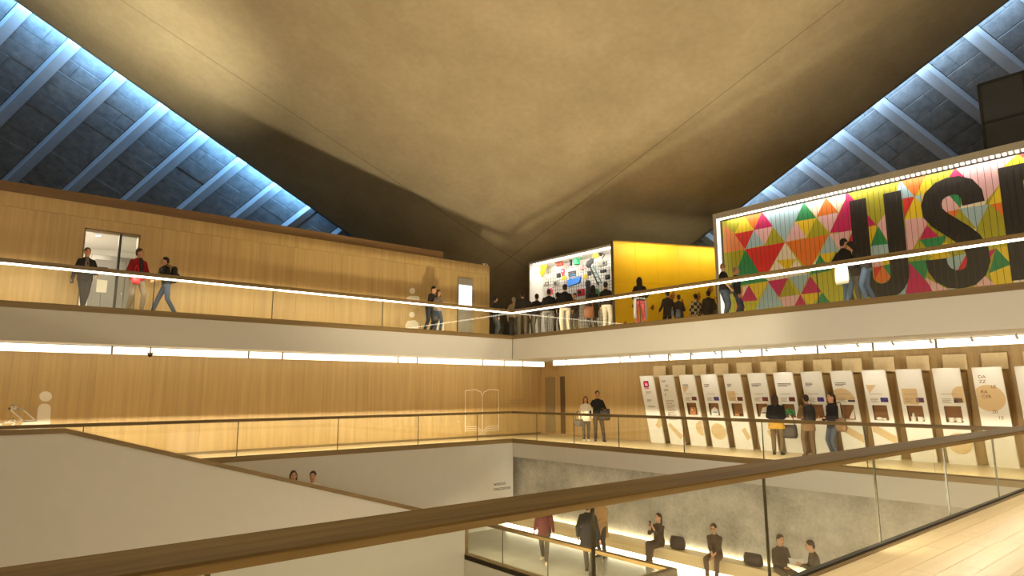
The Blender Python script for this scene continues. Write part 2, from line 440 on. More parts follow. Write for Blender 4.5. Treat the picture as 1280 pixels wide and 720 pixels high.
# shadow gap where the two fascias meet
MB().box((XE-.012, YE-.012, ZS), (XE+.004, YE+.004, ZU-.12)).build('corner_joint', C_('joint_grey', 120, 112, 98), fu)

# lower level
fl = slab('floor_lower', [((12.0, 9.0, -3.6), (16.0, 22, ZL)), ((9.0, -6, -3.6), (16.0, 9.0, ZL)), ((1.2, 16.5, -3.8), (12.0, YE, -3.62))], M['screed'], 'grey screed floor of the lower level')
wl = struct(MB().box((-8, YE-.012, -9), (XE, YE+.2, -.12)).build('wall_left_lower', M['plaster']), 'white plaster wall below the left walkway')
fas = MB(); fas.box((XE-.012, -6, -.62), (16.02, YE, -.12)); struct(fas.build('wall_right_fascia', M['plaster']), 'white fascia below the right walkway')
wc = struct(MB().box((16.0, -6, -9), (16.3, 22, -.6)).build('wall_right_lower', M['concrete']), 'raw concrete wall behind the lit lower bench')
struct(MB().box((11.98, 9.0, -9), (12.02, 16.4, ZL)).build('wall_void_fascia', M['plaster']), 'white fascia below the lower floor edge')
struct(MB().box((12.02, 22, -4), (16.3, 22.2, -.6)).build('wall_back_lower', M['plaster']), 'white wall at the far end of lower level')
struct(MB().box((-8, YN-.1, -9), (XE, YN, -.6)).build('wall_near_lower', M['plaster']), 'white wall under the nearest balcony')

# middle left wall: oak panels on a dark carcass
def panel_wall(name, label, x0, x1, y, z0, z1, wdt, skip=None, ax='x', back=.25, rows=None):
    root = empty(name, (0, 0, 0)); struct(root, label)
    mb = MB()
    rows = rows or [(z0, z1)]
    n = round((x1-x0)/wdt); wdt = (x1-x0)/n
    for i in range(n):
        a, b = x0+i*wdt, x0+(i+1)*wdt
        for (za, zb) in rows:
            segs = [(za, zb)]
            aa, bb = a, b
            if skip:
                s0, s1, sz0, sz1 = skip
                if b > s0+.001 and a < s1-.001:
                    if a < s0: 
                        MB().box(*((a, y, za+.003), (s0, y+.03, zb-.003)) if ax == 'x' else ((y, a, za), (y+.03, s0, zb))).build('panel', M['oak'], root); aa = s0
                    if b > s1:
                        MB().box(*((s1, y, za+.003), (b-.006, y+.03, zb-.003)) if ax == 'x' else ((y, s1, za), (y+.03, b, zb))).build('panel', M['oak'], root); bb = s1
                    segs = [(p, q) for p, q in ((za, min(zb, sz0)), (max(za, sz1), zb)) if q-p > .01]
            for p, q in segs:
                e = .0035
                bx = ((aa, y, p+.003), (bb-e, y+.03, q-.002)) if ax == 'x' else ((y, aa, p+.003), (y+.03, bb-e, q-.003))
                MB().box(*bx).build('panel', M['oak'], root)
    return root
wlm = panel_wall('wall_left_middle', 'oak veneer panelled wall behind the left middle walkway', -8, XW, YW, 0, ZS, 1.34)
struct(MB().box((-8, YW+.03, -.6), (XW+.2, YW+.3, ZS)).build('wall_left_middle_core', M['oak_dark']), 'carcass of the left middle wall')
wrm = panel_wall('wall_right_middle', 'oak veneer panelled wall behind the leaning display panels', -6, YW, XW, 0, ZS, 1.2, ax='y', skip=(18.85, 20.15, 0, 2.42))
struct(MB().box((XW+.35, -6, -.6), (XW+.5, YW+.3, ZS)).build('wall_right_middle_core', M['oak_dark']), 'carcass of the right middle wall')
# double door in the far right corner of middle level
d = empty('door_1', (XW, 19.5, 0)); struct(d, 'tall grey and glass door in the oak wall corner')
MB().box((0.0, -.65, 0), (.06, .65, 2.42)).build('door_frame', M['oak'], d)
MB().box((-.02, -.02, .06), (.03, .56, 2.34)).build('door_leaf', C_('door_grey', 150, 132, 96), d)
MB().box((-.02, -.60, .06), (.03, -.34, 2.36)).build('side_pane', C_('door_dark', 96, 78, 52), d)
MB().box((-.05, .02, 1.0), (-.02, .05, 1.25)).build('door_handle', M['steel'], d)
# skirting of left wall
struct(MB().box((-8, YW-.012, 0), (XW, YW, .07)).build('baseboard_left', M['trim']), 'low oak skirting along left middle wall')

# upper left wall with doorway
DX0, DX1, DZ = 2.13, 3.47, 6.17
wlu = panel_wall('wall_left_upper', 'oak veneer panelled wall behind the left upper balcony', -8, 16.06, YW, ZU, 6.84, 1.337, skip=(DX0, DX1, ZU, DZ), rows=[(ZU, 6.45), (6.45, 6.84)])
core = MB(); core.box((-8, YW+.03, ZU), (DX0, YW+.3, 6.84)); core.box((DX1, YW+.03, ZU), (16.06, YW+.3, 6.84)); core.box((DX0, YW+.03, DZ), (DX1, YW+.3, 6.84))
struct(core.build('wall_left_upper_core', M['oak_dark']), 'carcass of the left upper wall')
struct(MB().box((-8, YW+.05, 6.84), (13.81, YW+.3, 7.12)).build('trim_6', M['oak_dark']), 'darker oak upstand on top of left upper wall')
struct(MB().box((-8, YW+.3, 6.6), (16.06, 27, 6.8)).build('wall_left_room_roof', M['dark']), 'flat roof of the rooms behind left upper wall')
struct(MB().box((15.9, YW+.3, ZU), (16.06, 27, 6.84)).build('wall_left_room_end', M['oak_dark']), 'end wall of the rooms behind left upper wall')
# lift lobby behind the doorway
lob = MB(); lob.box((DX0-.1, YW+.3, ZU), (DX0, YW+3.4, DZ+.2)); lob.box((DX1+1.2, YW+.3, ZU), (DX1+1.3, YW+3.4, DZ+.2)); lob.box((DX0-.1, YW+3.4, ZU), (DX1+1.3, YW+3.5, DZ+.2)); lob.box((DX0-.1, YW+.3, DZ+.1), (DX1+1.3, YW+3.5, DZ+.2)); lob.box((DX0-.1, YW, ZU-.01), (DX1+1.3, YW+3.5, ZU+.008))
struct(lob.build('wall_lobby', M['white']), 'white lift lobby seen through the upper doorway')
d = empty('door_2', (DX0, YW, ZU)); struct(d, 'glazed doorway into the lift lobby in the upper oak wall')
W_ = DX1-DX0; H_ = DZ-ZU
fr = MB(); fr.box((0, .0, 0), (.04, .3, H_)); fr.box((W_-.04, 0, 0), (W_, .3, H_)); fr.box((0, 0, H_-.04), (W_, .3, H_)); fr.build('door_frame', M['trim'], d)
MB().box((.84, .05, 0), (.90, .14, H_-.04)).build('mullion', M['metal_dark'], d)
MB().box((.90, .09, 0), (W_-.04, .11, H_-.04)).build('pane', M['glass'], d)
MB().box((.80, .02, .95), (.83, .05, 1.35)).build('door_handle', M['steel'], d)
lf = empty('lift_door', (2.75, YW+3.4, ZU)); tag(lf, 'brushed grey lift doors at the back of the lit lobby', 'lift door')
MB().box((0, -.05, 0), (1.9, -.01, 2.25)).build('door_surround', M['steel'], lf)
MB().box((.1, -.08, 0), (.94, -.05, 2.1)).build('door_leaf', M['grey'], lf); MB().box((.96, -.08, 0), (1.8, -.05, 2.1)).build('door_leaf', M['grey'], lf)
MB().box((.2, -.10, 1.72), (.45, -.08, 1.86)).build('floor_indicator', M['black'], lf)
for i, (lx, ly) in enumerate(((2.6, YW+1.2), (3.3, YW+.7))):
    dl = empty('downlight', (lx, ly, DZ+.1)); tag(dl, ('round recessed downlight deeper in the white lobby ceiling', 'bright recessed downlight behind the lobby glass pane')[i], 'downlight', 'lobby downlights')
    ring = MB(); ring.tube((0, 0, -.02), (0, 0, 0), .09, seg=16); ring.build('rim', M['steel'], dl)
    MB().tube((0, 0, -.024), (0, 0, -.018), .065, seg=16).build('bulb', emit('downlight_bulb', (1, .9, .72), 40), dl)
lamp_area('lobby_lamp', (2.9, YW+1.6, DZ+.06), (0, 0, -1), .9, 1.8, 55, (1, .88, .7))
ns = empty('notice_stand', (2.62, YW-.25, ZU)); tag(ns, 'small white notice on a thin floor stand by the doorway', 'sign')
MB().tube((0, 0, 0), (0, 0, .02), .12, seg=14).build('base', M['steel'], ns); MB().tube((0, 0, .02), (0, 0, .6), .012, seg=8).build('pole', M['steel'], ns)
MB().box((-.12, -.02, .58), (.12, .0, .92)).build('sign_board', M['white'], ns)

# far back wall behind camera and closing walls
struct(MB().box((-8, -6.2, -.6), (26, -6, 12)).build('wall_back', M['plaster']), 'white wall behind the near balcony')
struct(MB().box((-8.2, -6.2, -9), (-8, 44, 20)).build('wall_far_left', M['plaster']), 'white wall at the far left of the atrium')
struct(MB().box((-8, YN, -9.2), (16, YE, -9)).build('floor_atrium', M['floor']), 'oak floor at the bottom of the atrium')

# ------------------------------------------------------------------ main stair with solid parapet
PY0, PY1 = 16.4, 16.62
SX0, SX1 = 1.75, 12.0
CZ0, CZ1 = 1.03, ZL+1.03
def cap_z(x): return CZ0 + (CZ1-CZ0)*max(0, min(1, (x-SX0)/(SX1-SX0)))
st = empty('main_stair', (SX0, PY0, 0)); tag(st, 'broad stair with white solid parapet and oak capping below left walkway', 'stair')
def loc(o, base):  # meshes are written in world space: shift under a placed parent
    o.matrix_parent_inverse = Matrix.Translation(-V(base)); return o
sb = (SX0, PY0, 0)
mb = MB(); mb.prism([(-7.9, PY0, -9), (-7.9, PY0, CZ0-.1), (SX0, PY0, CZ0-.1), (SX1, PY0, CZ1-.1), (SX1, PY0, -9)], (0, PY1-PY0, 0))
loc(mb.build('parapet', M['plaster'], st), sb)
mb = MB(); mb.prism([(-7.9, PY0-.03, CZ0-.1), (-7.9, PY0-.03, CZ0), (SX0, PY0-.03, CZ0), (SX1+.1, PY0-.03, CZ1-.02), (SX1+.1, PY0-.03, ZL-.15), (SX1, PY0-.03, ZL-.15), (SX1, PY0-.03, CZ1-.1), (SX0, PY0-.03, CZ0-.1)], (0, PY1-PY0+.06, 0))
loc(mb.build('capping', M['trim'], st), sb)
nst = 20
for i in range(nst):
    za = -(i+1)*(-ZL)/nst; xa = SX0+i*(SX1-SX0)/nst
    loc(MB().box((xa, PY1, za-.14), (xa+(SX1-SX0)/nst+.03, YE-.02, za)).build('step', M['trim'], st), sb)
loc(MB().box((-7.9, PY1, -.6), (SX0, YE-.03, -.0)).build('landing', M['floor'], st), sb)
for o in st.children:
    if o.name.startswith('step'): o.data.materials[0] = M['floor_y']

# wall lettering on the white wall, bottom right
def text_mesh(s, size, name, mat, parent, mtx, depth=.004, align='LEFT', font_scale=1.0):
    c = bpy.data.curves.new(name, 'FONT'); c.body = s; c.size = size; c.extrude = depth; c.align_x = align; c.resolution_u = 3
    o = bpy.data.objects.new(name, c); SCR.collection.objects.link(o)
    vl = SCR.view_layers[0]; vl.update()
    me = bpy.data.meshes.new_from_object(o.evaluated_get(vl.depsgraph))
    bpy.data.objects.remove(o); bpy.data.curves.remove(c)
    me.materials.clear(); me.materials.append(mat); me.transform(mtx)
    return link(name, me, parent)
def frame(origin, xdir, zdir=(0, 0, 1)):
    x = V(xdir).normalized(); y = V(zdir).normalized(); z = x.cross(y)
    m = Matrix((x, y, z)).transposed().to_4x4(); m.translation = V(origin); return m
sg = empty('wall_lettering', (14.4, YE-.01, -1.6)); tag(sg, 'two dark words lettered on the white wall near the corner', 'lettering')
q = px_at(617, 607.5, Y=YE-.01); q2 = px_at(617, 612, Y=YE-.01)
sg.location = q
text_mesh('weston', .19, 'word', M['text'], sg, frame((0, 0, 0), (1, 0, 0)))
text_mesh('mezzanine', .19, 'word', M['text'], sg, frame((0, 0, -.17), (1, 0, 0)))

# ------------------------------------------------------------------ ceiling light strips
def ceiling_strip(axis, a, b, fixed, z, label, grp):
    mid = (a+b)/2
    root = empty('ceiling_light', (mid, fixed, z) if axis == 'x' else (fixed, mid, z)); tag(root, label, 'light', grp)
    h = (b-a)/2-.03
    def B(p, q): return (p, q) if axis == 'x' else ((p[1], p[0], p[2]), (q[1], q[0], q[2]))
    MB().box(*B((-h, -.07, .09), (h, .07, .11))).build('housing', M['soffit'], root)
    MB().box(*B((-h, -.05, -.09), (h, .05, .09))).build('diffuser', M['strip'], root)
    MB().box(*B((h, -.055, -.10), (h+.05, .055, .11))).build('bracket', M['steel'], root)
lx = [-4.0, -.9, 2.9, 6.35, 7.35, 11.35, 12.1, 15.0, 16.05, 17.0, 18.2]
names_l = ['leftmost out of view', 'at the left picture edge', 'above the seated figure pictogram', 'second long one left of centre', 'short one over the left wall', 'long one over the middle of left wall', 'short one past the middle of left wall', 'long one left of the book outline', 'above the book outline', 'short one right of the book outline', 'nearest the wall corner']
for i in range(len(lx)-1):
    ceiling_strip('x', lx[i], lx[i+1], 19.5, 2.84, 'warm ceiling strip light along left wall, '+names_l[i+1], 'strip lights over the left middle walkway')
ly = [18.3, 17.55, 14.9, 12.85, 12.0, 10.9, 9.6, 8.0, 6.6, 5.2, 3.3, 1.2, -2]
names_r = ['the first by the corner door', 'over the couple in black and white', 'over the first leaning panels', 'over the third leaning panel', 'short one over the fourth panel', 'over the fifth and sixth panels', 'over the seventh panel', 'over the woman in black sweater', 'over the eleventh panel', 'over the round print panel', 'at the right picture edge', 'beyond the right picture edge']
for i in range(len(ly)-1):
    ceiling_strip('y', ly[i+1], ly[i], 17.6, 2.84, 'warm ceiling strip light on right walkway, '+names_r[i], 'strip lights over the right middle walkway')

# ------------------------------------------------------------------ glass balustrades
def balustrade(label, axis, fixed, z0, joints, profile, mats, top=1.03, led=None, led_mat=None, post=None):
    """joints: positions of the glass joints along the axis; profile: handrail section [(out, z)] about the glass plane"""
    root = empty('glass_balustrade', (joints[0], fixed, z0) if axis == 'x' else (fixed, joints[0], z0)); tag(root, label, 'balustrade')
    o0 = joints[0]
    def T(a, b, z): return (a, b, z) if axis == 'x' else (b, a, z)
    L = joints[-1]-o0
    pr = [T(0, p[0], p[1]) for p in profile]
    r = MB().prism(pr, T(L, 0, 0)).build('handrail', mats[0], root)
    for a, b in zip(joints[:-1], joints[1:]):
        MB().box(T(a-o0+.012, -.008, .0), T(b-o0-.012, .008, top-.06)).build('pane', M['glass'], root)
        if b != joints[-1]: MB().box(T(b-o0-.010, -.010, .0), T(b-o0+.010, .010, top-.06)).build('joint', M['joint'], root)
    MB().box(T(0, -.03, -.02), T(L, .03, .03)).build('shoe', mats[1], root)
    if led:
        (u0, v0), (u1, v1) = led
        MB().box(T(0, u0, v0), T(L, u1, v1)).build('light_strip', led_mat, r)
    return root
RP = lambda s: [(-.07*s, .95), (.07*s, .95), (.07*s, 1.03), (-.07*s, 1.03)]
mj = [-6, -3, -.5, 2.35, 5.95, 8.9, 11.75, 14.2, XE+.05]
balustrade('long glass balustrade with oak handrail along left middle walkway', 'x', YE+.02, 0, mj, RP(1), (M['rail'], M['trim']), led=((-.03, .9492), (.05, .95)), led_mat=M['led_mid'])
mj = [-4, -1, 1.4, 3.9, 6.3, 8.8, 11.2, 13.6, 15.55, 17.4, YE+.02]
balustrade('glass balustrade with oak handrail in front of leaning display panels', 'y', XE+.02, 0, mj, RP(1), (M['rail_y'], M['trim_y']), led=((-.03, .9492), (.05, .95)), led_mat=M['led_mid'])
UP_ = [(-.08, .93), (.08, .93), (.08, .965), (-.08, .965)]
uj = [-6, -3, .2, 3.6, 6.7, 10.3, 13.3, XE+.02]
balustrade('upper left balcony glass balustrade with glowing handrail', 'x', YE+.02, ZU, uj, [(-.07, .90), (.07, .90), (.07, 1.0), (-.07, 1.0)], (M['rail'], M['trim']), led=((-.055, .865), (.03, .90)), led_mat=M['led'])
uj = [-6, -2, 1.4, 4.2, 7.1, 9.9, 12.6, 15.6, YE+.02]
balustrade('upper right balcony glass balustrade with glowing handrail before the mural', 'y', XE+.02, ZU, uj, [(-.07, .90), (.07, .90), (.07, 1.0), (-.07, 1.0)], (M['rail_y'], M['trim_y']), led=((-.055, .865), (.03, .90)), led_mat=M['led'])
# nearest balustrade: the broad handrail across the foreground
fj = [-4.0, -1.6, .92, 3.42, 5.72, 8.2, 10.6, 13.0, XE]
balustrade('nearest glass balustrade with broad oak handrail crossing the foreground', 'x', YN-.01, 0, fj, [(-.085, 1.03), (.05, 1.095), (.065, 1.085), (.065, .99), (-.085, 1.015)], (M['rail'], M['metal_dark']), top=1.06, led=((-.07, .9735), (.0, .9742)), led_mat=M['led_near'])
nb_ = [o for o in COL.objects if o.get('label', '').startswith('nearest glass')][0]
MB().prism([(0, -.078, 1.013), (0, .06, .995), (0, .06, .97), (0, -.078, .972)], (fj[-1]-fj[0], 0, 0)).build('lit_rail_face', wood('oak_rail_lit', lin(142, 120, 80), lin(168, 144, 102), 'x', .4, fine=2.2), nb_)  # lighter oak paints the LED light onto the rail's lower face
# lower level balustrade round the void
lj = [9.0, 11.0, 12.9, 14.75, 16.4]
balustrade('lower glass balustrade with oak handrail beside the grey floor', 'y', 12.1, ZL, lj, RP(1), (M['rail_y'], M['trim_y']), led=((-.03, .9492), (.05, .95)), led_mat=M['led_mid'])
balustrade('lower oak parapet turning the corner at the bottom of picture', 'x', 9.0, ZL, [9.2, 12.17], [(-.09, .55), (.07, .55), (.07, 1.03), (-.09, 1.03)], (M['rail'], M['trim']), top=.6)
struct(MB().box((11.98, 9.0, ZL-.13), (12.2, 16.4, ZL+.02)).build('trim_7', M['trim_y']), 'oak edge trim of the lower floor')

# ------------------------------------------------------------------ lower bench with light strips
bn = empty('wall_bench', (15.45, 12, ZL)); tag(bn, 'long oak bench along concrete wall with glowing strips behind and below', 'bench')
MB().box((.0, -10, .15), (.46, 8.5, .46)).build('seat_box', M['floor_y'], bn)
MB().box((.12, -10, 0), (.40, 8.5, .15)).build('plinth', M['white'], bn)
MB().box((.07, -10, .06), (.11, 8.5, .13)).build('light_strip', M['led_cool'], bn)
MB().box((.48, -10, .36), (.53, 8.5, .41)).build('light_strip', M['led_cool'], bn)

# ------------------------------------------------------------------ upper right gallery: mural of vertical slats
ZT = 7.62                                # top of the mural field
MY0, MY1 = 1.2, 12.0                     # mural from right (near) to left (far)
mu = empty('slat_mural', (XM, MY1, ZU)); tag(mu, 'huge mural of coloured triangles with black letters U S E on vertical slats', 'mural')
MUB = (XM, MY1, ZU)
PAL = {'olive': (168, 164, 40), 'yellow': (226, 196, 38), 'orange': (226, 120, 44), 'magenta': (196, 28, 96), 'red': (212, 48, 44), 'blue': (160, 190, 204),
       'pink': (226, 180, 188), 'green': (44, 138, 84), 'cream': (230, 220, 200), 'black': (34, 27, 24), 'salmon': (230, 140, 84), 'lime': (190, 186, 50)}
PN = list(PAL); PM = [C_('mural_'+k, *PAL[k], rough=.55, noise=.03, scale=5) for k in PN]
polys = []
def mural_poly(zone, colr, *pts):
    out = []
    for zx, zy in pts:
        p = px_at(890+zx/3.275, 180+zy/3.275, X=XM) if zone == 1 else px_at(1060+zx/3.27, 180+zy/3.27, X=XM)
        out.append((p.y, p.z))
    polys.append((PN.index(colr), out))
A = lambda c, *p: mural_poly(1, c, *p)
B = lambda c, *p: mural_poly(2, c, *p)
A('olive', (50,312),(130,292),(92,368),(50,335)); A('yellow', (130,293),(172,352),(92,368)); A('orange', (130,292),(205,278),(172,352))
A('magenta', (205,278),(250,338),(172,352)); A('red', (92,368),(172,352),(136,431)); A('salmon', (50,330),(92,368),(137,432),(50,446))
A('blue', (172,352),(216,413),(136,431)); A('pink', (172,352),(250,338),(216,413)); A('olive', (250,338),(300,402),(216,414)); A('blue', (205,278),(376,238),(300,402),(250,338))
A('olive', (50,446),(137,431),(85,545),(50,550)); A('green', (137,431),(205,543),(82,560)); A('red', (136,431),(300,402),(222,540),(203,543))
A('cream', (300,402),(372,508),(228,535)); A('yellow', (262,476),(346,470),(312,520)); A('orange', (300,402),(480,370),(395,520))
A('pink', (340,318),(388,382),(300,402)); A('yellow', (340,318),(426,303),(388,382)); A('olive', (426,303),(480,370),(388,385)); A('green', (376,238),(426,303),(340,318))
A('cream', (376,238),(466,218),(428,300)); A('orange', (466,218),(518,280),(428,298)); A('pink', (428,300),(518,280),(482,364)); A('cream', (466,218),(560,198),(518,280))
A('magenta', (560,198),(655,330),(655,352),(482,364)); A('olive', (560,198),(670,172),(670,330)); A('pink', (480,370),(578,352),(528,440)); A('magenta', (578,352),(605,405),(555,405))
A('blue', (480,370),(522,440),(440,452)); A('yellow', (440,452),(500,442),(470,500)); A('green', (440,452),(498,528),(396,540)); A('cream', (395,520),(440,452),(420,500)); A('olive', (500,442),(600,425),(560,520),(498,528))
A('cream', (203,543),(372,508),(400,540),(230,560)); A('green', (80,560),(205,543),(232,560),(80,585)); A('yellow', (140,578),(232,562),(190,632)); A('magenta', (150,576),(187,640),(112,652)); A('lime', (187,640),(130,645),(120,690),(180,680))
A('blue', (232,565),(292,662),(178,680)); A('magenta', (228,562),(312,548),(275,628)); A('olive', (312,550),(345,620),(276,628)); A('blue', (315,545),(402,530),(362,612)); A('magenta', (402,540),(450,606),(364,616))
A('pink', (276,628),(362,616),(330,670),(292,664)); A('yellow', (364,616),(450,606),(405,660)); A('green', (450,606),(484,648),(425,656)); A('lime', (402,535),(500,515),(560,520),(540,640),(484,648),(450,606)); A('magenta', (362,616),(388,662),(336,670))
A('cream', (128,585),(150,578),(112,652)); A('salmon', (100,600),(128,590),(118,700),(98,700))
B('olive', (0,195),(212,148),(118,332),(0,250)); B('magenta', (-10,190),(116,330),(-10,352)); B('blue', (212,148),(272,215),(190,235)); B('orange', (215,147),(322,122),(272,215)); B('red', (225,222),(272,215),(232,300))
B('yellow', (322,122),(360,150),(310,300),(232,310)); B('yellow', (272,215),(322,200),(322,300),(232,312)); B('blue', (272,215),(305,205),(300,240)); B('green', (124,335),(165,410),(92,417)); B('yellow', (85,338),(122,332),(92,417)); B('pink', (120,330),(155,280),(168,405))
B('blue', (92,417),(168,408),(172,462),(98,470)); B('pink', (98,470),(140,465),(140,500),(100,505)); B('yellow', (140,465),(172,460),(172,495),(140,498)); B('red', (105,505),(142,497),(108,555)); B('orange', (142,497),(178,548),(140,570),(108,555)); B('green', (142,497),(175,490),(178,548))
B('pink', (232,310),(322,298),(322,332),(240,470)); B('magenta', (322,332),(372,378),(293,392)); B('green', (293,392),(405,374),(355,465)); B('olive', (285,392),(330,450),(245,480)); B('yellow', (330,450),(400,400),(420,420),(355,465)); B('olive', (322,122),(438,98),(420,140),(350,175))
B('magenta', (436,98),(480,138),(412,140)); B('pink', (440,97),(690,42),(620,165),(560,240),(530,180),(478,136)); B('yellow', (690,42),(730,33),(730,90),(600,120),(640,90)); B('red', (692,40),(730,32),(730,66)); B('yellow', (640,130),(640,240),(575,248)); B('orange', (585,247),(650,234),(650,310))
B('pink', (370,215),(425,200),(455,265),(385,285)); B('green', (408,205),(460,195),(462,264)); B('cream', (455,265),(470,240),(565,232),(560,248)); B('blue', (455,265),(575,247),(525,345)); B('orange', (385,280),(460,268),(432,312)); B('olive', (455,268),(522,345),(430,345),(432,312)); B('cream', (505,350),(525,345),(525,380))
B('olive', (575,247),(650,318),(655,395),(525,395),(525,345)); B('blue', (655,310),(730,300),(730,400),(660,400)); B('lime', (560,395),(720,370),(720,440),(570,450))
B('green', (245,482),(335,472),(315,560)); B('magenta', (250,485),(362,608),(225,625)); B('pink', (315,545),(420,600),(350,610)); B('yellow', (335,470),(390,420),(420,460),(330,540)); B('blue', (385,470),(485,448),(440,530)); B('red', (485,448),(505,490),(440,530))
B('magenta', (572,438),(605,428),(580,468)); B('green', (605,425),(668,492),(578,528)); B('yellow', (605,425),(668,415),(668,492)); B('yellow', (578,528),(668,492),(680,575),(600,585)); B('pink', (560,540),(608,582),(505,596)); B('blue', (165,575),(245,560),(235,622),(150,640)); B('cream', (670,500),(730,490),(730,580),(680,575)); B('blue', (370,560),(560,540),(420,598)); B('salmon', (110,575),(150,570),(150,640),(90,645))
def letter_strip(inner, outer):
    for i in range(len(inner)-1): polys.append((PN.index('black'), [inner[i], inner[i+1], outer[i+1], outer[i]]))
def arc(cy, cz, ry, rz, a0, a1, n=14):
    return [(cy - ry*math.cos(math.radians(a0+(a1-a0)*i/n)), cz + rz*math.sin(math.radians(a0+(a1-a0)*i/n))) for i in range(n+1)]
# U (y decreases to the right)
UY0, UY1, ut = 7.73, 6.32, .47; uc = (UY0+UY1)/2
outer = [(UY0, 7.35)] + arc(uc, 5.0, (UY0-UY1)/2, .71, 180, 360)[::1] + [(UY1, 7.35)]
outer = [(UY0, 7.35)] + [(uc+(UY0-UY1)/2*math.cos(t), 5.0-.71*math.sin(t)) for t in [PI*i/14 for i in range(15)]] + [(UY1, 7.35)]
inner = [(UY0-ut, 7.35)] + [(uc+((UY0-UY1)/2-ut)*math.cos(t), 5.0-.24*math.sin(t)) for t in [PI*i/14 for i in range(15)]] + [(UY1+ut, 7.35)]
letter_strip(inner, outer)
# S as a stroked spine
sc_y = 5.16
so = []; si = []
spine = [(4.66, 6.58), (4.68, 6.85), (4.80, 7.06), (4.98, 7.16), (5.16, 7.17), (5.36, 7.12), (5.54, 6.98), (5.62, 6.76), (5.60, 6.52), (5.46, 6.30), (5.24, 6.08), (5.02, 5.86), (4.82, 5.62), (4.70, 5.34), (4.69, 5.04), (4.78, 4.80), (4.94, 4.66), (5.14, 4.62), (5.34, 4.66), (5.52, 4.80), (5.62, 5.00), (5.65, 5.24)]
hw = .25
for i, (y, z) in enumerate(spine):
    a = spine[max(0, i-1)]; b = spine[min(len(spine)-1, i+1)]
    d_ = V((b[0]-a[0], b[1]-a[1])).normalized(); n_ = V((-d_.y, d_.x))
    if i == 0: n_ = V((-.98, 0.05)).normalized()
    if i == len(spine)-1: n_ = V((1, .02)).normalized()
    if i == 0: n_ = n_ if n_.dot(V((-(b[1]-a[1]), b[0]-a[0]))) > 0 else -n_
    if i == len(spine)-1: n_ = n_ if n_.dot(V((-(b[1]-a[1]), b[0]-a[0]))) > 0 else -n_
    so.append((y+n_.x*hw, z+n_.y*hw)); si.append((y-n_.x*hw, z-n_.y*hw))
letter_strip(si, so)
# E and R (R lies beyond the picture)
bk = PN.index('black')
for y0, y1, z0, z1 in ((4.06, 3.58, 4.44, 7.37), (3.58, 2.92, 6.93, 7.37), (3.58, 3.0, 5.72, 6.14), (3.58, 2.92, 4.44, 4.88), (2.5, 2.03, 4.44, 7.37)):
    polys.append((bk, [(y0, z0), (y1, z0), (y1, z1), (y0, z1)]))
def clip_y(pts, lo, hi):
    for sign, lim in ((1, lo), (-1, hi)):
        out = []
        for i in range(len(pts)):
            a, b = pts[i-1], pts[i]; da, db = sign*(a[0]-lim), sign*(b[0]-lim)
            if (da >= 0) != (db >= 0):
                t = da/(da-db); out.append((a[0]+(b[0]-a[0])*t, a[1]+(b[1]-a[1])*t))
            if db >= 0: out.append(b)
        pts = out
        if len(pts) < 3: return []
    return pts
def clip_z(pts, lo, hi): return [(p[1], p[0]) for p in clip_y([(z, y) for y, z in pts], lo, hi)]
nsl = 72; sw = (MY1-MY0)/nsl
for i in range(nsl):
    ya, yb = MY0+i*sw+.005, MY0+(i+1)*sw-.005
    mb = MB(); ba = PN.index('lime' if ya > 7.5 else 'olive')
    mb.prism([(XM, ya, ZU+.03), (XM, yb, ZU+.03), (XM+.05, (ya+yb)/2, ZU+.03)], (0, 0, ZT-ZU-.04), ba)
    for k, (mi, pts) in enumerate(polys):
        c = clip_y(pts, ya, yb)
        if c: c = clip_z(c, ZU+.03, ZT-.01)
        if c:
            fx = XM-.0006-k*.00005
            q = [(fx, y, z) for y, z in c]
            nrm = (V(q[1])-V(q[0])).cross(V(q[2])-V(q[0]))
            mb.poly(q if nrm.x < 0 else q[::-1], mi)
    loc(mb.build('slat', PM, mu), MUB)
loc(MB().box((XM+.06, MY0, ZU), (XM+.1, MY1, ZT)).build('backing', M['black'], mu), MUB)
fr = MB(); FX = XM-.28
fr.box((FX, MY1+.06, ZU), (XM+.5, MY1+.18, ZT+.24)); fr.box((FX, MY0-.2, ZT+.05), (XM+.5, MY1+.06, ZT+.24)); fr.box((FX, MY0-.2, ZU), (XM+.5, MY0-.05, ZT+.05))
loc(fr.build('casing', C_('casing_grey', 176, 170, 156), mu), MUB)
loc(MB().box((FX+.02, MY1, ZU+.02), (FX+.14, MY1+.06, ZT)).build('light_strip', M['mural_led'], mu), MUB)
lamp_area('mural_wash', (FX+.1, (MY0+MY1)/2, ZT+.02), (.45, 0, -1), MY1-MY0-.4, .1, 80, (1, .95, .84), along=(0, 1, 0))
lamp_area('mural_side_wash', (FX+.08, MY1+.02, (ZU+ZT)/2), (.35, -1, 0), .1, ZT-ZU-.3, 30, (1, .95, .84), along=(1, 0, 0))
# dotted LED line under the top of the casing
led = MB(); y = MY0
while y < MY1:
    led.box((FX+.02, y, ZT-.02), (FX+.1, y+.075, ZT+.05)); y += .13
o = loc(led.build('led_dots', M['mural_led'], mu), MUB); o['kind'] = 'stuff'

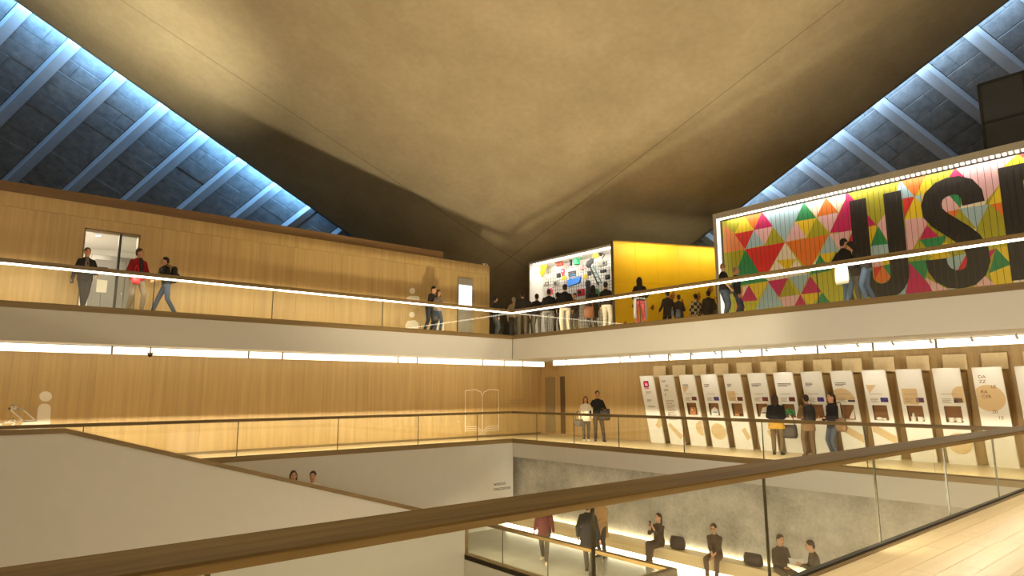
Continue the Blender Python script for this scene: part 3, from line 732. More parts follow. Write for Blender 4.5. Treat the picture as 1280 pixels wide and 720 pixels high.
# ------------------------------------------------------------------ pegboard case and yellow wall
PGY0, PGY1 = px_at(763, 306, X=XM).y, px_at(661, 328, X=XM).y
PGZ = 7.72
pg = empty('display_case', (XM, PGY1, ZU)); tag(pg, 'bright white open wall case with wire grid full of everyday objects', 'display case')
PB = (XM, PGY1, ZU)
cs = MB(); dp = 1.15
cs.box((XM, PGY1-.06, ZU), (XM+dp, PGY1, PGZ)); cs.box((XM, PGY0-.12, ZU), (XM+dp, PGY0-.04, PGZ+.1)); cs.box((XM, PGY0-.04, PGZ-.08), (XM+dp, PGY1-.06, PGZ)); cs.box((XM+dp, PGY0-.12, ZU), (XM+dp+.06, PGY1, PGZ))
loc(cs.build('case_shell', M['white'], pg), PB)
loc(MB().box((XM-.02, PGY0-.14, ZU), (XM+.02, PGY0-.02, PGZ+.12)).build('corner_post', C_('post_brown', 110, 92, 66), pg), PB)
GX = XM+.85
gr = MB()
y = PGY0+.1
while y < PGY1-.3: gr.box((GX, y, ZU+.3), (GX+.012, y+.012, PGZ-.35)); y += .15
z = ZU+.3
while z < PGZ-.33: gr.box((GX-.012, PGY0+.08, z), (GX, PGY1-.3, z+.012)); z += .15
o = loc(gr.build('wire_grid', C_('grid_wire', 120, 116, 110), pg), PB)
loc(MB().box((XM+.1, PGY0+.1, PGZ-.12), (XM+.22, PGY1-.2, PGZ-.08)).build('light_strip', emit('case_led', (1, .95, .86), 6), pg), PB)
lamp_area('case_lamp', (XM+.25, (PGY0+PGY1)/2, PGZ-.14), (.6, 0, -1), (PGY1-PGY0)*.9, .12, 75, (1, .93, .82), along=(0, 1, 0))

YD = V((math.cos(math.radians(-24)), math.sin(math.radians(-24)), 0))
y0_ = V((XM+.02, PGY0-.12, ZU))
yw_ = struct(empty('wall_yellow', y0_, math.radians(-24)), 'bright yellow painted wall beside the display case')
for i in range(6):
    MB().box((i*1.0, -.0, 0), (i*1.0+.994, .12, 2.3)).build('panel', M['yellow'], yw_)
    MB().box((i*1.0, -.0, 2.306), (i*1.0+.994, .12, 3.98)).build('panel', M['yellow'], yw_)
MB().box((0, -.02, 3.98), (6, .14, 4.03)).build('top_edge', C_('dark_yellow', 150, 110, 0), yw_)
for i in range(2):
    l0 = y0_ + YD*(1.5+i*3.0) + V((-.3, -.75, 3.95))
    lamp_area('yellow_wash', l0, (.35, .8, -.75), 2.6, .12, 34, (1, .86, .5), along=YD)
# small applied words and marks on the yellow wall
for i, (u, z, s) in enumerate(((.75, 1.30, .3), (1.6, 1.25, .2), (2.5, 1.75, .34), (2.95, 1.5, .24), (3.7, 1.75, .34), (4.3, 2.1, .38), (.35, .55, .18))):
    t = empty('wall_mark', y0_+YD*u+V((math.sin(math.radians(-24))*.0, 0, z)), math.radians(-24)); tag(t, ('brown hand shaped mark near the corner of yellow wall', 'small brown mark behind woman in pink trousers', 'brown mark above the couple at yellow wall', 'small low brown mark between visitors at yellow wall', 'brown mark above the checked shirt visitor', 'brown mark at far right end of yellow wall', 'small dark mark low at yellow wall corner')[i], 'wall graphic', 'graphics on the yellow wall')
    mb = MB()
    for q in range(6):
        s *= 1.12; a = -.6+.3*q; mb.prism([(0, -.006, 0), (s*.5*math.cos(a)+.02, -.006, s*.5*math.sin(a)), (s*.5*math.cos(a), -.006, s*.5*math.sin(a)+.05), (.0, -.006, .05)], (0, .005, 0))
    mb.build('mark', C_('mark_brown', 150, 84, 20), t)

# objects hanging on the wire grid
def gp(px, py):
    p = px_at(655+px/6.548, 310+py/6.548, X=GX-.04); return p
def hang(name, px, py, label, cat):
    o = empty(name, gp(px, py)); tag(o, label, cat, 'objects on the wire grid'); return o
# local frame: x towards the viewer is -x, y to the left, z up
t = hang('blue_bag', 418, 275, 'large blue plastic shopping bag on the wire grid', 'bag')
mb = MB(); mb.prism([(-.02, .40, -.10), (-.02, -.40, -.02), (-.02, -.44, .26), (-.02, .42, .22)], (-.14, 0, 0)); mb.v = [(x*(1 if z < .1 else .5), y*(.86 if z < .1 else 1), z-.1) for x, y, z in mb.v]
mb.build('bag_body', C_('bag_blue', 30, 110, 200), t); h = MB(); h.path([(-.1, .2, .1), (-.13, .15, .28), (-.13, -.15, .28), (-.1, -.2, .1)], .018); h.build('handle', C_('bag_blue2', 60, 150, 230), t)
t = hang('yellow_cone', 150, 195, 'yellow folded paper shape at left of wire grid', 'paper shape')
MB().prism([(0, .3, -.35), (0, -.1, -.2), (0, -.38, .3), (0, .1, .42)], (-.12, 0, 0)).build('shape', C_('bright_yellow', 232, 214, 60), t); MB().prism([(-.12, .2, -.2), (-.12, -.1, -.1), (-.12, -.25, .2)], (-.05, 0, 0)).build('fold', C_('bright_yellow2', 214, 190, 40), t)
t = hang('red_telephone', 302, 135, 'red and black telephone near top of wire grid', 'telephone')
bevel_obj(MB().box((-.12, -.2, -.08), (0, .2, .06)).build('base', C_('phone_red', 190, 60, 40), t), .03); MB().tube((-.15, -.2, .09), (-.15, .2, .09), .04, caps=2).build('handset', C_('phone_dark', 110, 40, 30), t)
t = hang('green_jug', 445, 110, 'green watering jug at top of wire grid', 'jug')
mb = MB(); mb.tube((-.1, 0, -.16), (-.1, 0, .1), .15, .12, 12); mb.build('body', C_('jug_green', 40, 150, 90), t); MB().path([(-.1, -.13, .05), (-.1, -.28, .12), (-.1, -.3, .2)], .03).build('spout', C_('jug_green', 0, 0, 0), t); MB().path([(-.1, .12, .06), (-.1, .2, .05), (-.1, .2, -.1), (-.1, .13, -.12)], .02).build('handle', C_('jug_green', 0, 0, 0), t)
t = hang('black_guitar', 545, 120, 'black electric guitar body high on wire grid', 'guitar')
mb = MB(); mb.ellip((-.05, .06, -.06), (.04, .18, .17)); mb.ellip((-.05, -.1, .04), (.04, .14, .13)); mb.build('body', M['black'], t); MB().path([(-.06, -.15, .08), (-.06, -.42, .22)], .025).build('neck', M['black'], t)
t = hang('folding_ladder', 590, 215, 'slim dark folding step frame leaning on wire grid', 'ladder')
mb = MB(); mb.path([(-.1, .3, .45), (-.1, -.2, -.5)], .035); mb.build('rail', M['black'], t); MB().path([(-.2, -.02, .35), (-.2, -.5, -.48)], .03).build('rail', C_('rail_teal', 70, 110, 110), t)
for k in range(4): MB().path([(-.12, .2-.12*k, .3-.22*k), (-.18, -.08-.12*k, .24-.22*k)], .016).build('rung', C_('rail_teal', 0, 0, 0), t)
t = hang('yellow_duck', 600, 60, 'yellow rubber duck at top right of wire grid', 'toy')
mb = MB(); mb.ellip((-.1, 0, -.04), (.1, .16, .1)); mb.ellip((-.1, .08, .1), (.08, .08, .08)); mb.build('body', C_('duck', 240, 220, 50), t); MB().tube((-.1, .15, .09), (-.1, .21, .08), .03, .01).build('beak', C_('duck_beak', 230, 120, 30), t)
t = hang('desk_lamp', 660, 60, 'small black desk lamp at top corner of wire grid', 'lamp')
MB().path([(-.1, .05, -.14), (-.1, -.08, 0), (-.1, .06, .1)], .018).build('arm', M['black'], t); MB().tube((-.1, .06, .1), (-.1, .16, .04), .04, .09).build('lamp_shade', M['black'], t)
t = hang('grey_radio', 655, 130, 'flat grey radio below lamp on wire grid', 'radio')
bevel_obj(MB().box((-.12, -.22, -.1), (0, .22, .1)).build('body', C_('radio_grey', 116, 116, 104), t), .02); MB().tube((-.14, -.1, 0), (-.12, -.1, 0), .06, seg=12).build('speaker', M['black'], t)
t = hang('red_box_camera', 475, 365, 'red toy box with dark lens low on wire grid', 'toy')
bevel_obj(MB().box((-.14, -.18, -.15), (0, .18, .15)).build('body', C_('toy_red', 176, 30, 40), t), .02); MB().tube((-.2, 0, 0), (-.14, 0, 0), .08, seg=12).build('lens', M['black'], t)
t = hang('green_bowl', 605, 368, 'round green bowl low on wire grid', 'bowl')
mb = MB(); mb.tube((0, 0, 0), (-.12, 0, 0), .12, .19, 18); mb.build('bowl', C_('bowl_green', 60, 110, 60), t); MB().tube((-.12, 0, 0), (-.13, 0, 0), .15, .13, 18).build('inside', C_('bowl_green_dark', 44, 84, 48), t)
t = hang('black_coat', 540, 345, 'long black garment hanging on wire grid', 'garment')
mb = MB(); mb.rings([[( -.12+.06*math.cos(a), .16*k*math.sin(a), z) for a in [2*PI*i/10 for i in range(10)]] for k, z in ((.5, .42), (1.0, .34), (.8, .1), (1.0, -.3), (1.2, -.8))]); mb.build('coat', M['black'], t); MB().path([(-.12, .1, .42), (-.12, 0, .5), (-.12, -.1, .42)], .01).build('hanger', M['steel'], t)
t = hang('pink_bottle', 235, 355, 'tall pink plastic bottle on wire grid', 'bottle')
mb = MB(); mb.tube((-.1, 0, -.16), (-.1, 0, .08), .08, .07); mb.tube((-.1, 0, .08), (-.1, 0, .14), .07, .03); mb.build('body', C_('bottle_pink', 220, 40, 80), t); MB().tube((-.1, 0, .14), (-.1, 0, .19), .035).build('cap', M['white'], t)
small = [(215, 240, 'white_kettle', 'white electric kettle left of blue bag', 'kettle', (230, 228, 220)), (290, 225, 'black_camera', 'small black camera above blue bag', 'camera', (30, 30, 30)), (328, 200, 'red_clock', 'small red alarm clock left of green jug', 'clock', (180, 50, 60)),
         (335, 248, 'yellow_cup', 'yellow cup beside blue bag', 'cup', (220, 210, 70)), (400, 215, 'typewriter', 'grey portable typewriter above blue bag', 'typewriter', (84, 84, 80)), (512, 236, 'yellow_mug', 'yellow mug right of blue bag', 'mug', (226, 206, 60)),
         (545, 210, 'dark_pot', 'dark round pot beside ladder frame', 'pot', (60, 64, 60)), (690, 240, 'black_speaker', 'small black speaker at right edge of wire grid', 'speaker', (24, 24, 26)), (390, 120, 'black_remote', 'slim black remote near top of wire grid', 'remote', (40, 40, 40)),
         (135, 325, 'grey_fan', 'grey desk fan at left of wire grid', 'fan', (140, 136, 120)), (190, 300, 'grey_iron', 'pale grey iron on lower left of wire grid', 'iron', (150, 146, 130)), (655, 190, 'game_console', 'small black game console right of ladder frame', 'console', (36, 36, 40)), (485, 165, 'pink_cup', 'small pink cup right of green jug', 'cup', (214, 140, 140)), (270, 290, 'grey_toaster', 'grey toaster left of blue bag', 'toaster', (150, 150, 140))]
for k, (a, b, nm, lb, ct, c) in enumerate(small):
    t = hang(nm, a, b, lb, ct); mt = C_('grid_'+nm, *c)
    if ct in ('cup', 'mug', 'pot', 'kettle'):
        MB().tube((-.08, 0, -.09), (-.08, 0, .08), .07, .10, 14).build('body', mt, t); MB().path([(-.08, -.09, .05), (-.08, -.16, .03), (-.08, -.15, -.05), (-.08, -.08, -.06)], .014).build('handle', mt, t)
        if ct == 'kettle': MB().path([(-.08, .08, .0), (-.08, .17, .08)], .02).build('spout', mt, t)
        if ct == 'pot': MB().tube((-.08, 0, .08), (-.08, 0, .1), .105, .04, 14).build('lid', mt, t)
    elif ct in ('fan', 'clock'):
        MB().tube((-.06, 0, .04), (-.1, 0, .04), .12, seg=16).build('face', mt, t); MB().tube((-.07, 0, -.2), (-.07, 0, -.06), .05, .03).build('stand', mt, t); MB().tube((-.1, 0, .04), (-.11, 0, .04), .04, seg=12).build('hub', M['white'], t)
    elif ct == 'iron':
        MB().prism([(0, .17, -.08), (0, -.14, -.08), (0, -.16, .0), (0, .1, .0)], (-.12, 0, 0)).build('body', mt, t); MB().path([(-.06, .08, 0), (-.06, .06, .1), (-.06, -.12, .1), (-.06, -.14, 0)], .02).build('handle', M['black'], t)
    else:
        w2, h2 = {'typewriter': (.2, .09), 'remote': (.05, .14), 'console': (.15, .07), 'toaster': (.14, .1)}.get(ct, (.11, .1))
        bevel_obj(MB().box((-.1, -w2, -h2), (0, w2, h2)).build('body', mt, t), .02)
        MB().tube((-.12, 0, 0), (-.1, 0, 0), min(w2, h2)*.6, seg=12).build({'camera': 'lens', 'speaker': 'cone'}.get(ct, 'dial'), C_('lens_grey', 70, 70, 74), t)
        if ct == 'typewriter': MB().tube((-.06, -.22, .1), (-.06, .22, .1), .03).build('roller', M['black'], t)

# dark glazed plant box above the mural, far right
bx = empty('glazed_box', (21.2, px_at(1228, 150, X=21.2).y, 7.9)); tag(bx, 'dark glazed box with black mullions above the mural', 'glazed box')
b0 = px_at(1228, 105, X=21.2); BYL = 6.0
MB().box((0, -BYL, 0), (2.5, 0, b0.z-7.9)).build('glazing', M['smoke_glass'], bx)
for yy in (0, -1.02, -2.1, -3.2, -4.3): MB().box((-.03, yy-.03, 0), (.01, yy+.03, b0.z-7.9)).build('mullion', M['black'], bx)
for zz in (b0.z-7.9, (b0.z-7.9)*.52): MB().box((-.03, -BYL, zz-.03), (.01, 0, zz+.03)).build('transom', M['black'], bx)

# ------------------------------------------------------------------ leaning display panels on the right middle walkway
ZP = 2.27; XB, XTp = 18.42, 17.9
lean = math.atan2(XB-XTp, ZP); PLN = math.hypot(XB-XTp, ZP)
def disp_panel(i, label):
    y = 14.31-.807*i
    root = empty('exhibit_stand', (XB, y, 0)); tag(root, label, 'exhibit stand', 'leaning display panels along the oak wall')
    # board frame: u to the right (-y), v up the lean, n out of the face (towards -x)
    ud = V((0, -1, 0)); vd = V((XTp-XB, 0, ZP)).normalized(); nd = V((-ZP, 0, XTp-XB)).normalized()
    def F(u, v, n): return ud*u + vd*v + nd*n
    def fbox(u0, u1, v0, v1, n0, n1): return [F(u0, v0, n0), F(u1, v0, n0), F(u1, v1, n0), F(u0, v1, n0), F(u0, v0, n1), F(u1, v0, n1), F(u1, v1, n1), F(u0, v1, n1)]
    W = .57; niche = i >= 2 and i not in (12,)
    mb = MB()
    n0, n1, v0, v1 = .11, .46, 1.02, 1.42
    if niche:
        for a in ((0, W, 0, v0), (0, W, v1, PLN), (0, n0, v0, v1), (n1, W, v0, v1)): mb.hexa(fbox(*a, 0, .05))
    else: mb.hexa(fbox(0, W, 0, PLN, 0, .05))
    bo = mb.build('board', M['white'], root)
    # support behind
    sup = MB(); sup.hexa([F(.1, .02, -.01), F(W-.1, .02, -.01), F(W-.1, PLN-.1, -.01), F(.1, PLN-.1, -.01)] + [V((XW-XB-.02, p[1], p[2])) for p in (F(.1, .02, 0), F(W-.1, .02, 0), F(W-.1, PLN-.1, 0), F(.1, PLN-.1, 0))])
    if niche:
        nb = MB(); nb.hexa(fbox(n0-.01, n1+.01, v0-.01, v1+.01, -.012, -.004)); nb.hexa(fbox(n0-.01, n0, v0, v1, -.004, .049)); nb.hexa(fbox(n1, n1+.01, v0, v1, -.004, .049)); nb.build('niche', M['brown_niche'], root)
    sup.build('support_box', M['oak'], root)
    # header board on the wall above
    MB().box((XW-XB-.20, -W+.03, 2.24), (XW-XB-.16, -.03, 2.62)).build('header_board', C_('header_cream', 226, 206, 164), root)
    ft = lambda s, u, v, sz, mt: text_mesh(s, sz, 'lettering', mt, bo, frame(F(u, v, .052), ud, vd), .001)
    def bars(u, v, n, ln, gap=.03, th=.011, mt='text'):
        for q in range(n):
            MB().hexa(fbox(u, u+ln*(1-.25*(q % 3 == 2)), v-q*gap-th, v-q*gap, .05, .0515)).build('text_line', M[mt], bo)
    def disc(u, v, r, mt='tan_print', a0=0, a1=2*PI, k=28):
        ps = []
        for q in range(k+1):
            t = a0+(a1-a0)*q/k; ps.append((max(0.004, min(W-.004, u+r*math.cos(t))), v+r*math.sin(t)))
        MB().prism([F(p[0], p[1], .05) for p in ps], nd*.0012).build('print_shape', M[mt], bo)
    def printq(pts, mt='tan_print'): MB().prism([F(p[0], p[1], .05) for p in pts], nd*.0012).build('print_shape', M[mt] if isinstance(mt, str) else mt, bo)
    if i == 0:
        printq([(.12, 1.93), (.30, 1.93), (.34, 1.98), (.34, 2.16), (.16, 2.16), (.12, 2.12)], C_('logo_dark', 60, 20, 70))
        MB().prism([F(.15, 1.97, .0515), F(.31, 1.97, .0515), F(.31, 2.13, .0515), F(.15, 2.13, .0515)], nd*.001).build('logo', C_('logo_pink', 230, 20, 110), bo)
        for a in ((.19, 2.03), (.25, 2.03)): MB().prism([F(a[0], a[1]-.04, .0528), F(a[0]+.03, a[1]-.04, .0528), F(a[0]+.03, a[1]+.05, .0528), F(a[0], a[1]+.05, .0528)], nd*.001).build('logo', M['white'], bo)
        MB().prism([F(.13, 1.88, .0515), F(.33, 1.88, .0515), F(.33, 1.91, .0515), F(.13, 1.91, .0515)], nd*.001).build('logo', C_('logo_pink', 0, 0, 0), bo)
        bars(.15, 1.80, 3, .24, .035); bars(.15, 1.52, 3, .18, .03); bars(.15, 1.30, 2, .28, .035)
        printq([(.32, .62), (.44, .50), (.57, .62), (.57, .98)], 'tan_print')
    elif i == 1:
        for s, u, v in (('WE', .08, 2.10), ('LC', .2, 1.95), ('OM', .11, 1.80), ('E', .12, 1.65)): ft(s, u, v, .11, M['text'])
        bars(.12, 1.50, 14, .32, .05, .018, 'text_soft'); ft('20', .10, .98, .1, M['text']); ft('16', .2, .87, .1, M['text'])
        printq([(.04, .62), (.12, .74), (.56, .32), (.44, .18)])
    elif i == 12:
        disc(.24, 1.62, .31)
        for s, u, v in (('DA', .10, 2.08), ('ZZ', .10, 1.97), ('LE', .31, 1.85), ('RA', .10, 1.73), ('CER', .10, 1.62), ('20', .25, 1.27), ('15', .34, 1.13)): ft(s, u, v, .105, C_('red_brown_ink', 120, 70, 40))
    else:
        pal = [(60, 40, 120), (60, 44, 110), (100, 44, 50), (80, 60, 130), (96, 50, 40), (110, 50, 50), (100, 40, 30), (80, 50, 140), (60, 34, 50), (70, 56, 130), (90, 60, 90), (80, 50, 60)]
        c = pal[i % len(pal)]
        printq([(.34, 1.50), (.52, 1.50), (.52, 1.62), (.34, 1.62)], C_('photo_print_%d' % i, *c, noise=.5, scale=18))
        bars(.10, 1.60, 4, .19, .03, .012, 'text_soft'); bars(.10, 1.72, 1, .3, .03, .012, 'text_soft')
        if i <= 8: bars(.08, 2.02, (2, 2, 2, 3, 3, 3, 3, 3, 3)[i], (.2, .2, .2, .18, .14, .30, .4, .2, .28)[i], .035, .016, 'text')
        if i in (2, 9): printq([(.05, 1.95), (.3, 1.95), (.1, 1.72)])
        if i == 4: printq([(.04, 1.5), (.3, 1.5), (.3, 1.8), (.04, 1.8)])
        if i == 8: disc(.2, 1.55, .32, a0=0, a1=PI)
        if i == 10: printq([(.06, 1.45), (.4, 1.45), (.4, 1.85), (.06, 1.85)])
        if i == 11: disc(.52, 1.7, .2)
        if i in (3, 11): disc(.3, .52, .26)
        elif i in (2,): disc(.55, .6, .25, a0=PI/2, a1=3*PI/2)
        elif i in (4, 5): printq([(.3, .6), (.42, .68), (.56, .4), (.44, .28)])
        elif i in (8, 9): printq([(.02, .95), (.02, .72), (.56, .40), (.56, .62)])
        # small exhibits inside the niche are things of their own
        if niche:
            wp = root.location + F((n0+n1)/2, v0+.005, .02)
            exhibit(i, wp)
def exhibit(i, p):
    kinds = {2: ('wooden_clock', 'tall wooden clock block in the third panel niche', 'exhibit'), 3: ('paper_model', 'white and blue folded paper model in a panel niche', 'exhibit'), 4: ('brass_shells', 'small brass pieces in the niche of the fifth panel', 'exhibit'),
             5: ('white_book', 'upright white book in the panel niche beside black sweater woman', 'exhibit'), 6: ('green_plant', 'green leafy sample in the niche behind black sweater woman', 'exhibit'), 7: ('dark_case', 'dark small case in the niche behind brown coat visitor', 'exhibit'),
             8: ('bent_blade', 'curved pale blade in the niche right of three visitors', 'exhibit'), 9: ('white_shell', 'low white shell piece in the tenth panel niche', 'exhibit'), 10: ('chess_figures', 'white bottle and jug pair in the eleventh panel niche', 'exhibit'), 11: ('white_mugs', 'two white mugs in the twelfth panel niche', 'exhibit'), 13: ('pale_vase', 'pale vase in the niche of last panel at right edge', 'exhibit')}
    nm, lb, ct = kinds[i]; t = empty(nm, p); tag(t, lb, ct, 'small exhibits in the panel niches')
    wm = C_('exhibit_white', 226, 222, 210); bm = C_('exhibit_tan', 190, 130, 70)
    if i == 2: MB().box((-.03, -.1, 0), (.0, .1, .3)).build('body', bm, t); MB().tube((-.035, .03, .16), (-.03, .03, .16), .03, seg=10).build('dial', wm, t)
    elif i == 3: MB().prism([(-.02, .12, 0), (-.02, -.12, 0), (-.02, -.12, .16), (-.02, .0, .26), (-.02, .12, .18)], (-.03, 0, 0)).build('body', wm, t); MB().box((-.055, -.08, .08), (-.05, .06, .12)).build('band', C_('exhibit_blue', 90, 160, 200), t)
    elif i == 5: MB().prism([(-.02, .1, 0), (-.02, -.13, 0), (-.02, -.15, .3), (-.02, .02, .26)], (-.03, 0, 0)).build('cover', wm, t); MB().box((-.055, -.1, .1), (-.05, .04, .13)).build('title', M['text'], t)
    elif i == 6:
        for k in range(7): MB().ellip((-.03, -.14+.045*k, .1+.05*(k % 3)), (.02, .05, .04), 8, 5).build('leaf', C_('exhibit_green', 50, 150, 80), t)
        MB().tube((-.03, 0, 0), (-.03, 0, .1), .03).build('pot', wm, t)
    elif i == 8: MB().prism([(-.02, .0, 0), (-.02, -.14, 0), (-.02, -.15, .3), (-.02, -.09, .2)], (-.02, 0, 0)).build('blade', wm, t); MB().box((-.05, -.15, 0), (-.0, .05, .02)).build('base', bm, t)
    elif i in (10, 11, 13):
        for k, yy in enumerate((.07, -.08)):
            MB().tube((-.03, yy, 0), (-.03, yy, .11 if i != 13 else .2), .05, .06, 12).build('vessel', wm, t)
            if i == 10 and k == 0: MB().tube((-.03, yy, .11), (-.03, yy, .2), .03, .02, 10).build('neck', wm, t)
            else: MB().path([(-.03, yy-.055, .09), (-.03, yy-.09, .07), (-.03, yy-.055, .03)], .01).build('handle', wm, t)
    else:
        MB().ellip((-.03, .05, .04), (.03, .08, .04), 10, 6).build('body', wm if i == 9 else bm, t); MB().ellip((-.03, -.07, .03), (.025, .05, .03), 10, 6).build('piece', wm if i == 9 else M['black'], t)
PL = ['leaning white panel with magenta logo, first from the corner door', 'leaning white panel lettered WELCOME, second from the corner door', 'leaning white panel with tall clock niche, third from the corner door', 'leaning panel with blue paper model in its niche, fourth from corner door', 'leaning panel with tan print square, fifth from the corner door', 'leaning panel with white book in its niche left of black sweater woman', 'leaning panel directly behind the woman in black sweater', 'leaning panel behind the visitor with brown coat and backpack', 'leaning panel with arched tan print right of the three visitors', 'brightly spotlit leaning panel right of the three visitors', 'leaning panel with tan rectangle and white vessels in niche', 'leaning panel with two white mugs in its niche', 'leaning panel with tan circle and letters DAZZLE RACER 2015', 'last leaning panel cut by the right picture edge']
for i in range(14): disp_panel(i, PL[i])
ORD = ['first', 'second', 'third', 'fourth', 'fifth', 'sixth', 'seventh', 'eighth', 'ninth', 'tenth', 'eleventh', 'twelfth', 'thirteenth', 'last']
for i in range(14):
    y = 14.03-.807*i
    sp = empty('spotlight', (17.05, y, 2.86)); tag(sp, 'small track spotlight above the '+ORD[i]+' leaning panel from the corner door', 'spotlight', 'track spots before the panels')
    MB().tube((0, 0, .09), (0, 0, .0), .010).build('stem', M['soffit'], sp); MB().tube((-.03, 0, .03), (.06, 0, -.02), .022, .03, 12).build('head', M['soffit'], sp)
    lamp_spot('panel_spot', (17.14, y-.05, 2.80), (17.98, y-.02, 1.75), (34, 12, 22, 34, 16, 20, 36, 14, 16, 40, 24, 26, 34, 30)[i], 46, .8, (1, .92, .76), .04)

# ------------------------------------------------------------------ pictograms and outlines on the oak walls
def pictogram(label, pts_list, Yp, name='wall_pictogram'):
    o = empty(name, (0, Yp, 0)); tag(o, label, 'wall graphic'); return o
def flat(parent, px_pts, Yp, mat, th=.006, nm='shape'):
    q = [px_at(x, y, Y=Yp) - V((0, Yp, 0)) - parent.location + V((0, Yp, 0)) for x, y in px_pts]
    q = [V((p.x, 0, p.z)) for p in q]
    return MB().prism(q, (0, -th, 0)).build(nm, mat, parent)
def line(parent, px_pts, Yp, mat, r=.014, nm='outline'):
    q = [px_at(x, y, Y=Yp) - parent.location for x, y in px_pts]
    mb = MB()
    for a, b in zip(q[:-1], q[1:]):
        d_ = (b-a); d_.y = 0; d_.normalize(); n_ = V((-d_.z, 0, d_.x))*r
        a2, b2 = V((a.x, 0, a.z))-d_*r, V((b.x, 0, b.z))+d_*r
        mb.prism([a2-n_, b2-n_, b2+n_, a2+n_], (0, -.006, 0))
    return mb.build(nm, mat, parent)
def ell(cx, cy, rx, ry, n=24): return [(cx+rx*math.cos(2*PI*i/n), cy+ry*math.sin(2*PI*i/n)) for i in range(n)]
YP = YW-.002
pb = px_at(50, 531, Y=YP); p1 = tag(empty('wall_pictogram', (pb.x, YP, 0)), 'pale seated figure pictogram with open laptop on left middle wall', 'wall graphic')
Z = lambda x, y: (x/9.6, 470+y/9.6)
flat(p1, [Z(*q) for q in ell(548, 245, 76, 62)], YP, M['picto'], nm='head')
flat(p1, [Z(*q) for q in ((438, 540), (452, 400), (470, 355), (510, 332), (560, 332), (598, 352), (610, 390), (598, 700), (180, 700), (285, 540))], YP, M['picto'], nm='body')
line(p1, [Z(*q) for q in ((285, 545), (112, 392), (270, 400), (425, 535), (285, 545))], YP, M['picto'], .018, 'laptop')
line(p1, [Z(*q) for q in ((112, 392), (165, 352), (215, 395))], YP, M['picto'], .018)
line(p1, [Z(*q) for q in ((-10, 590), (40, 562), (190, 556), (140, 600))], YP, M['picto'], .018); line(p1, [Z(*q) for q in ((105, 545), (155, 515), (200, 552))], YP, M['picto'], .018)
pb = px_at(602, 520, Y=YP); p2 = tag(empty('book_outline', (pb.x, YP, 0)), 'pale line drawing of an open book on left middle wall', 'wall graphic')
Z = lambda x, y: (280+x/3.2, 440+y/3.2)
line(p2, [Z(*q) for q in ((965, 318), (965, 155), (1005, 150), (1028, 160), (1033, 175), (1040, 160), (1062, 150), (1098, 152), (1098, 312))], YP, M['picto'], .015)
line(p2, [Z(*q) for q in ((1033, 175), (1033, 318))], YP, M['picto'], .015)
for k in range(3):
    line(p2, [Z(*q) for q in ((967, 298+k*9), (1008, 298+k*8), (1030, 312+k*6))], YP, M['picto'], .010); line(p2, [Z(*q) for q in ((1098, 294+k*9), (1058, 297+k*8), (1036, 312+k*6))], YP, M['picto'], .010)
line(p2, [Z(*q) for q in ((1018, 328), (1046, 328))], YP, M['picto'], .014)
pb = px_at(645, 500, Y=YP); p3 = tag(empty('wall_caption', (pb.x, YP, 0)), 'faint two line caption beside the book outline', 'wall graphic')
Z = lambda x, y: (280+x/3.2, 440+y/3.2)
for k, (a, b) in enumerate(((1145, 1205), (1145, 1190))): line(p3, [Z(a, 193+k*12), Z(b, 192+k*12)], YP, M['text_soft'], .012, 'text_line')
pb = px_at(515, 400, Y=YP); p4 = tag(empty('wall_pictogram', (pb.x, YP, 0)), 'pale figure pictogram at a table on upper wall beside the leaning couple', 'wall graphic')
Z = lambda x, y: (490+x/5.54, 300+y/5.54)
flat(p4, [Z(*q) for q in ell(140, 352, 20, 21)], YP, M['picto'], nm='head')
flat(p4, [Z(*q) for q in ((96, 420), (104, 396), (125, 387), (180, 388), (190, 400), (190, 420))], YP, M['picto'], nm='shoulders')
flat(p4, [Z(*q) for q in ell(138, 517, 19, 20)], YP, M['picto'], nm='head'); flat(p4, [Z(*q) for q in ((92, 640), (92, 585), (110, 560), (160, 555), (182, 575), (185, 640))], YP, M['picto'], nm='body')
flat(p4, [Z(*q) for q in ((290, 640), (290, 585), (310, 560), (345, 560), (360, 580), (360, 640))], YP, M['picto'], nm='body'); flat(p4, [Z(*q) for q in ell(325, 535, 18, 19)], YP, M['picto'], nm='head')
# wall screen on the upper left wall
q0, q1 = px_at(573, 356, Y=YP), px_at(588.5, 388, Y=YP)
sc = tag(empty('wall_screen', (q0.x, YP, q1.z)), 'glowing white portrait screen in grey surround on upper oak wall', 'screen')
wS, hS = q1.x-q0.x, q0.z-q1.z
MB().box((-.05, -.05, -1.05), (wS+.05, 0, hS+.28)).build('surround', C_('screen_surround', 150, 144, 132), sc)
MB().box((.0, -.06, 0), (wS, -.05, hS)).build('screen', M['screen'], sc)
ss = px_at(606, 331, Y=YW+.15)
e_ = tag(empty('wall_top_sensor', (ss.x, YW+.15, 6.84)), 'small white sensor box on top of upper oak wall end', 'sensor')
bevel_obj(MB().box((-.12, -.05, .0), (.12, .05, .1)).build('housing', M['white'], e_), .02); MB().tube((0, -.06, .05), (0, -.05, .05), .03, seg=10).build('lens', M['black'], e_)
cm = px_at(188, 438.5, Y=19.25)
c_ = tag(empty('dome_camera', (cm.x, cm.y, 2.70)), 'small black dome camera hanging before the left ceiling strip', 'camera')
MB().tube((0, 0, .1), (0, 0, .25), .02).build('stem', M['steel'], c_); MB().tube((0, 0, .05), (0, 0, .1), .07, seg=12).build('mount', M['grey'], c_); MB().ellip((0, 0, .04), (.06, .06, .06), 12, 6).build('dome', M['black'], c_)

